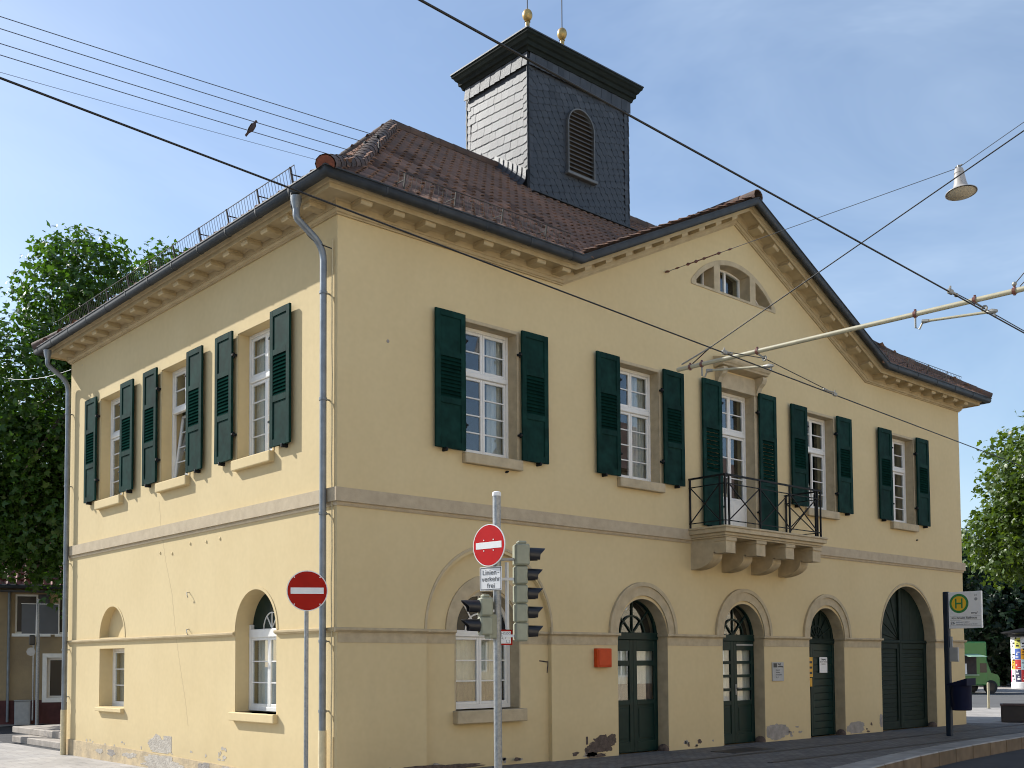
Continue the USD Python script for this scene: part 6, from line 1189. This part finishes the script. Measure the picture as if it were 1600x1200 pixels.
part('step', MB().box(0.0, 6, -0.9, 3.9, 0.0, 0.165, 0.015), M['step'], ST); part('step', MB().box(0.42, 6, -0.9, 5.2, 0.167, 0.33, 0.015), M['step'], ST)
SPn = xf('sign_post', None, (2.63, 20.2, -0.27), label='grey post with two dark sign boards in front of the old house', cat='sign post')
q = MB(); q.tube([(0, 0, 0), (0, 0, 3.95)], 0.052, 14); part('pole', q, M['galv'], SPn, smooth=50); q = MB(); q.tube([(-0.10, 0.08, 0.3), (-0.10, 0.08, 2.7)], 0.022, 10); part('conduit', q, M['galv'], SPn)
for a0, a1 in ((-0.46, -0.07), (0.05, 0.56)):
    pb = xf('board', SPn); B_ = np.column_stack([hr, Z1, -hb]); v, f = box_vf(a0, a1, 2.90, 3.79, 0.06, 0.075, 0.003); part('panel', MB().add(*place((v, f), B_, (0, 0, 0))), M['panelblue'], pb); fr_ = MB()
    for c4 in ((a0-0.02, a1+0.02, 3.792, 3.81), (a0-0.02, a1+0.02, 2.88, 2.898), (a1+0.002, a1+0.02, 2.898, 3.792)): v, f = box_vf(*c4, 0.058, 0.08, 0.003); fr_.add(*place((v, f), B_, (0, 0, 0)))
    part('edge', fr_, M['signwhite'], pb)
v, f = box_vf(-0.24, -0.08, 2.56, 2.86, 0.0, 0.12, 0.02); part('signal_box', MB().add(*place((v, f), B_, (0, 0, 0))), M['visor'], SPn)
part('round_mirror', MB().add(*place(disc(0.13, 0.06, 0.09, 8), B_, (-0.2, 0, 2.36))), M['signgrey'], SPn)
DM = xf('dark_mast', None, (-0.02, 15.8, -0.27), label='dark slender mast cut by the left edge of the picture', cat='mast'); q = MB(); q.tube([(0, 0, 0), (0, 0, 7.4)], [0.10, 0.07], 14); part('shaft', q, M['iron'], DM, smooth=50)
TB = xf('flower_tub', None, (4.02, 17.2, 0.06), label='small dark tub standing on the steps at the house corner', cat='tub'); part('tub', MB().lathe([(0.0, 0.0), (0.2, 0.0), (0.25, 0.42), (0.22, 0.42), (0.2, 0.36), (0.0, 0.36)], 20), M['planter_rim'], TB, smooth=40)
# ------------------------------------------------------------------ houses added behind the camera: seen in the panes, and they throw sunlight back
M['street_roof'] = mat('street_roof_tile', (0.13, 0.085, 0.070), 0.85, var=0.3, scale=1.5)
OPP = [(-34.0, 17.0, 10.5, (0.68, 0.56, 0.38)), (-16.5, 18.5, 11.8, (0.70, 0.60, 0.43)), (2.5, 28.5, 8.6, (0.68, 0.54, 0.33)), (31.5, 10.8, 12.0, (0.68, 0.57, 0.41)), (42.5, 20.0, 11.0, (0.64, 0.49, 0.31))]
OPN = ('pale cream', 'white cream', 'yellow ochre', 'light cream', 'sandy')
for k, (hx, hw, hh, hc) in enumerate(OPP):
    m_ = mat(f'added_house_render_{k+1}', hc, 0.9, var=0.1, scale=1.2)
    HS_ = xf('street_house', None, (hx, -23.0, -0.27), label=f'{OPN[k]} house with red roof across the street', cat='house', group='added houses across the street')
    nw = int(hw//2.6); op = []
    for fl in range(3 if hh > 9 else 2):
        for i in range(nw): u = (i+0.5)*hw/nw; z = 1.2+fl*3.4; op.append(sbox(u-0.5, z, u+0.5, z+1.7))
    FO = Frame((0, 0, 0), (1, 0, 0), (0, 1, 0)); part('wall', MB().ext(sbox(0, 0, hw, hh).difference(unary_union(op)), FO, -0.4, 0.0), m_, HS_)
    part('rear_wall', MB().box(0, hw, -10.4, -10.0, 0, hh), m_, HS_); part('side_wall', MB().box(0, 0.4, -9.99, -0.41, 0, hh), m_, HS_); part('side_wall', MB().box(hw-0.4, hw, -9.99, -0.41, 0, hh), m_, HS_)
    for g in op:
        x0, z0, x1, z1 = g.bounds; wx = xf('window', HS_); part('frame', MB().ext(g.difference(unary_union([sbox(x0+0.07, z0+0.07, (x0+x1)/2-0.04, z1-0.07), sbox((x0+x1)/2+0.04, z0+0.07, x1-0.07, z1-0.07)])), FO, -0.18, -0.12), M['white'], wx)
        part('pane', MB().ext(g.buffer(-0.05), FO, -0.16, -0.155), M['glass'], wx); part('curtain', MB().ext(g.buffer(-0.01), FO, -0.30, -0.28), M['blind'], wx)
    rh = 4.0 if hh > 9 else 3.2; q = MB(); v = V([[-0.5, 0.6, hh-0.2], [hw-0.01, 0.6, hh-0.2], [hw-0.01, -5.2, hh+rh], [-0.5, -5.2, hh+rh], [-0.5, -11, hh-0.2], [hw-0.01, -11, hh-0.2]]); q.add(v, [[0, 1, 2], [0, 2, 3], [3, 2, 5], [3, 5, 4], [0, 3, 4], [1, 5, 2]]); part('roof', q, M['street_roof'], HS_)
    part('chimney', MB().box(hw*0.4, hw*0.4+0.8, -4.6, -4.0, hh+2.8, hh+4.9), M['ridge'], HS_)
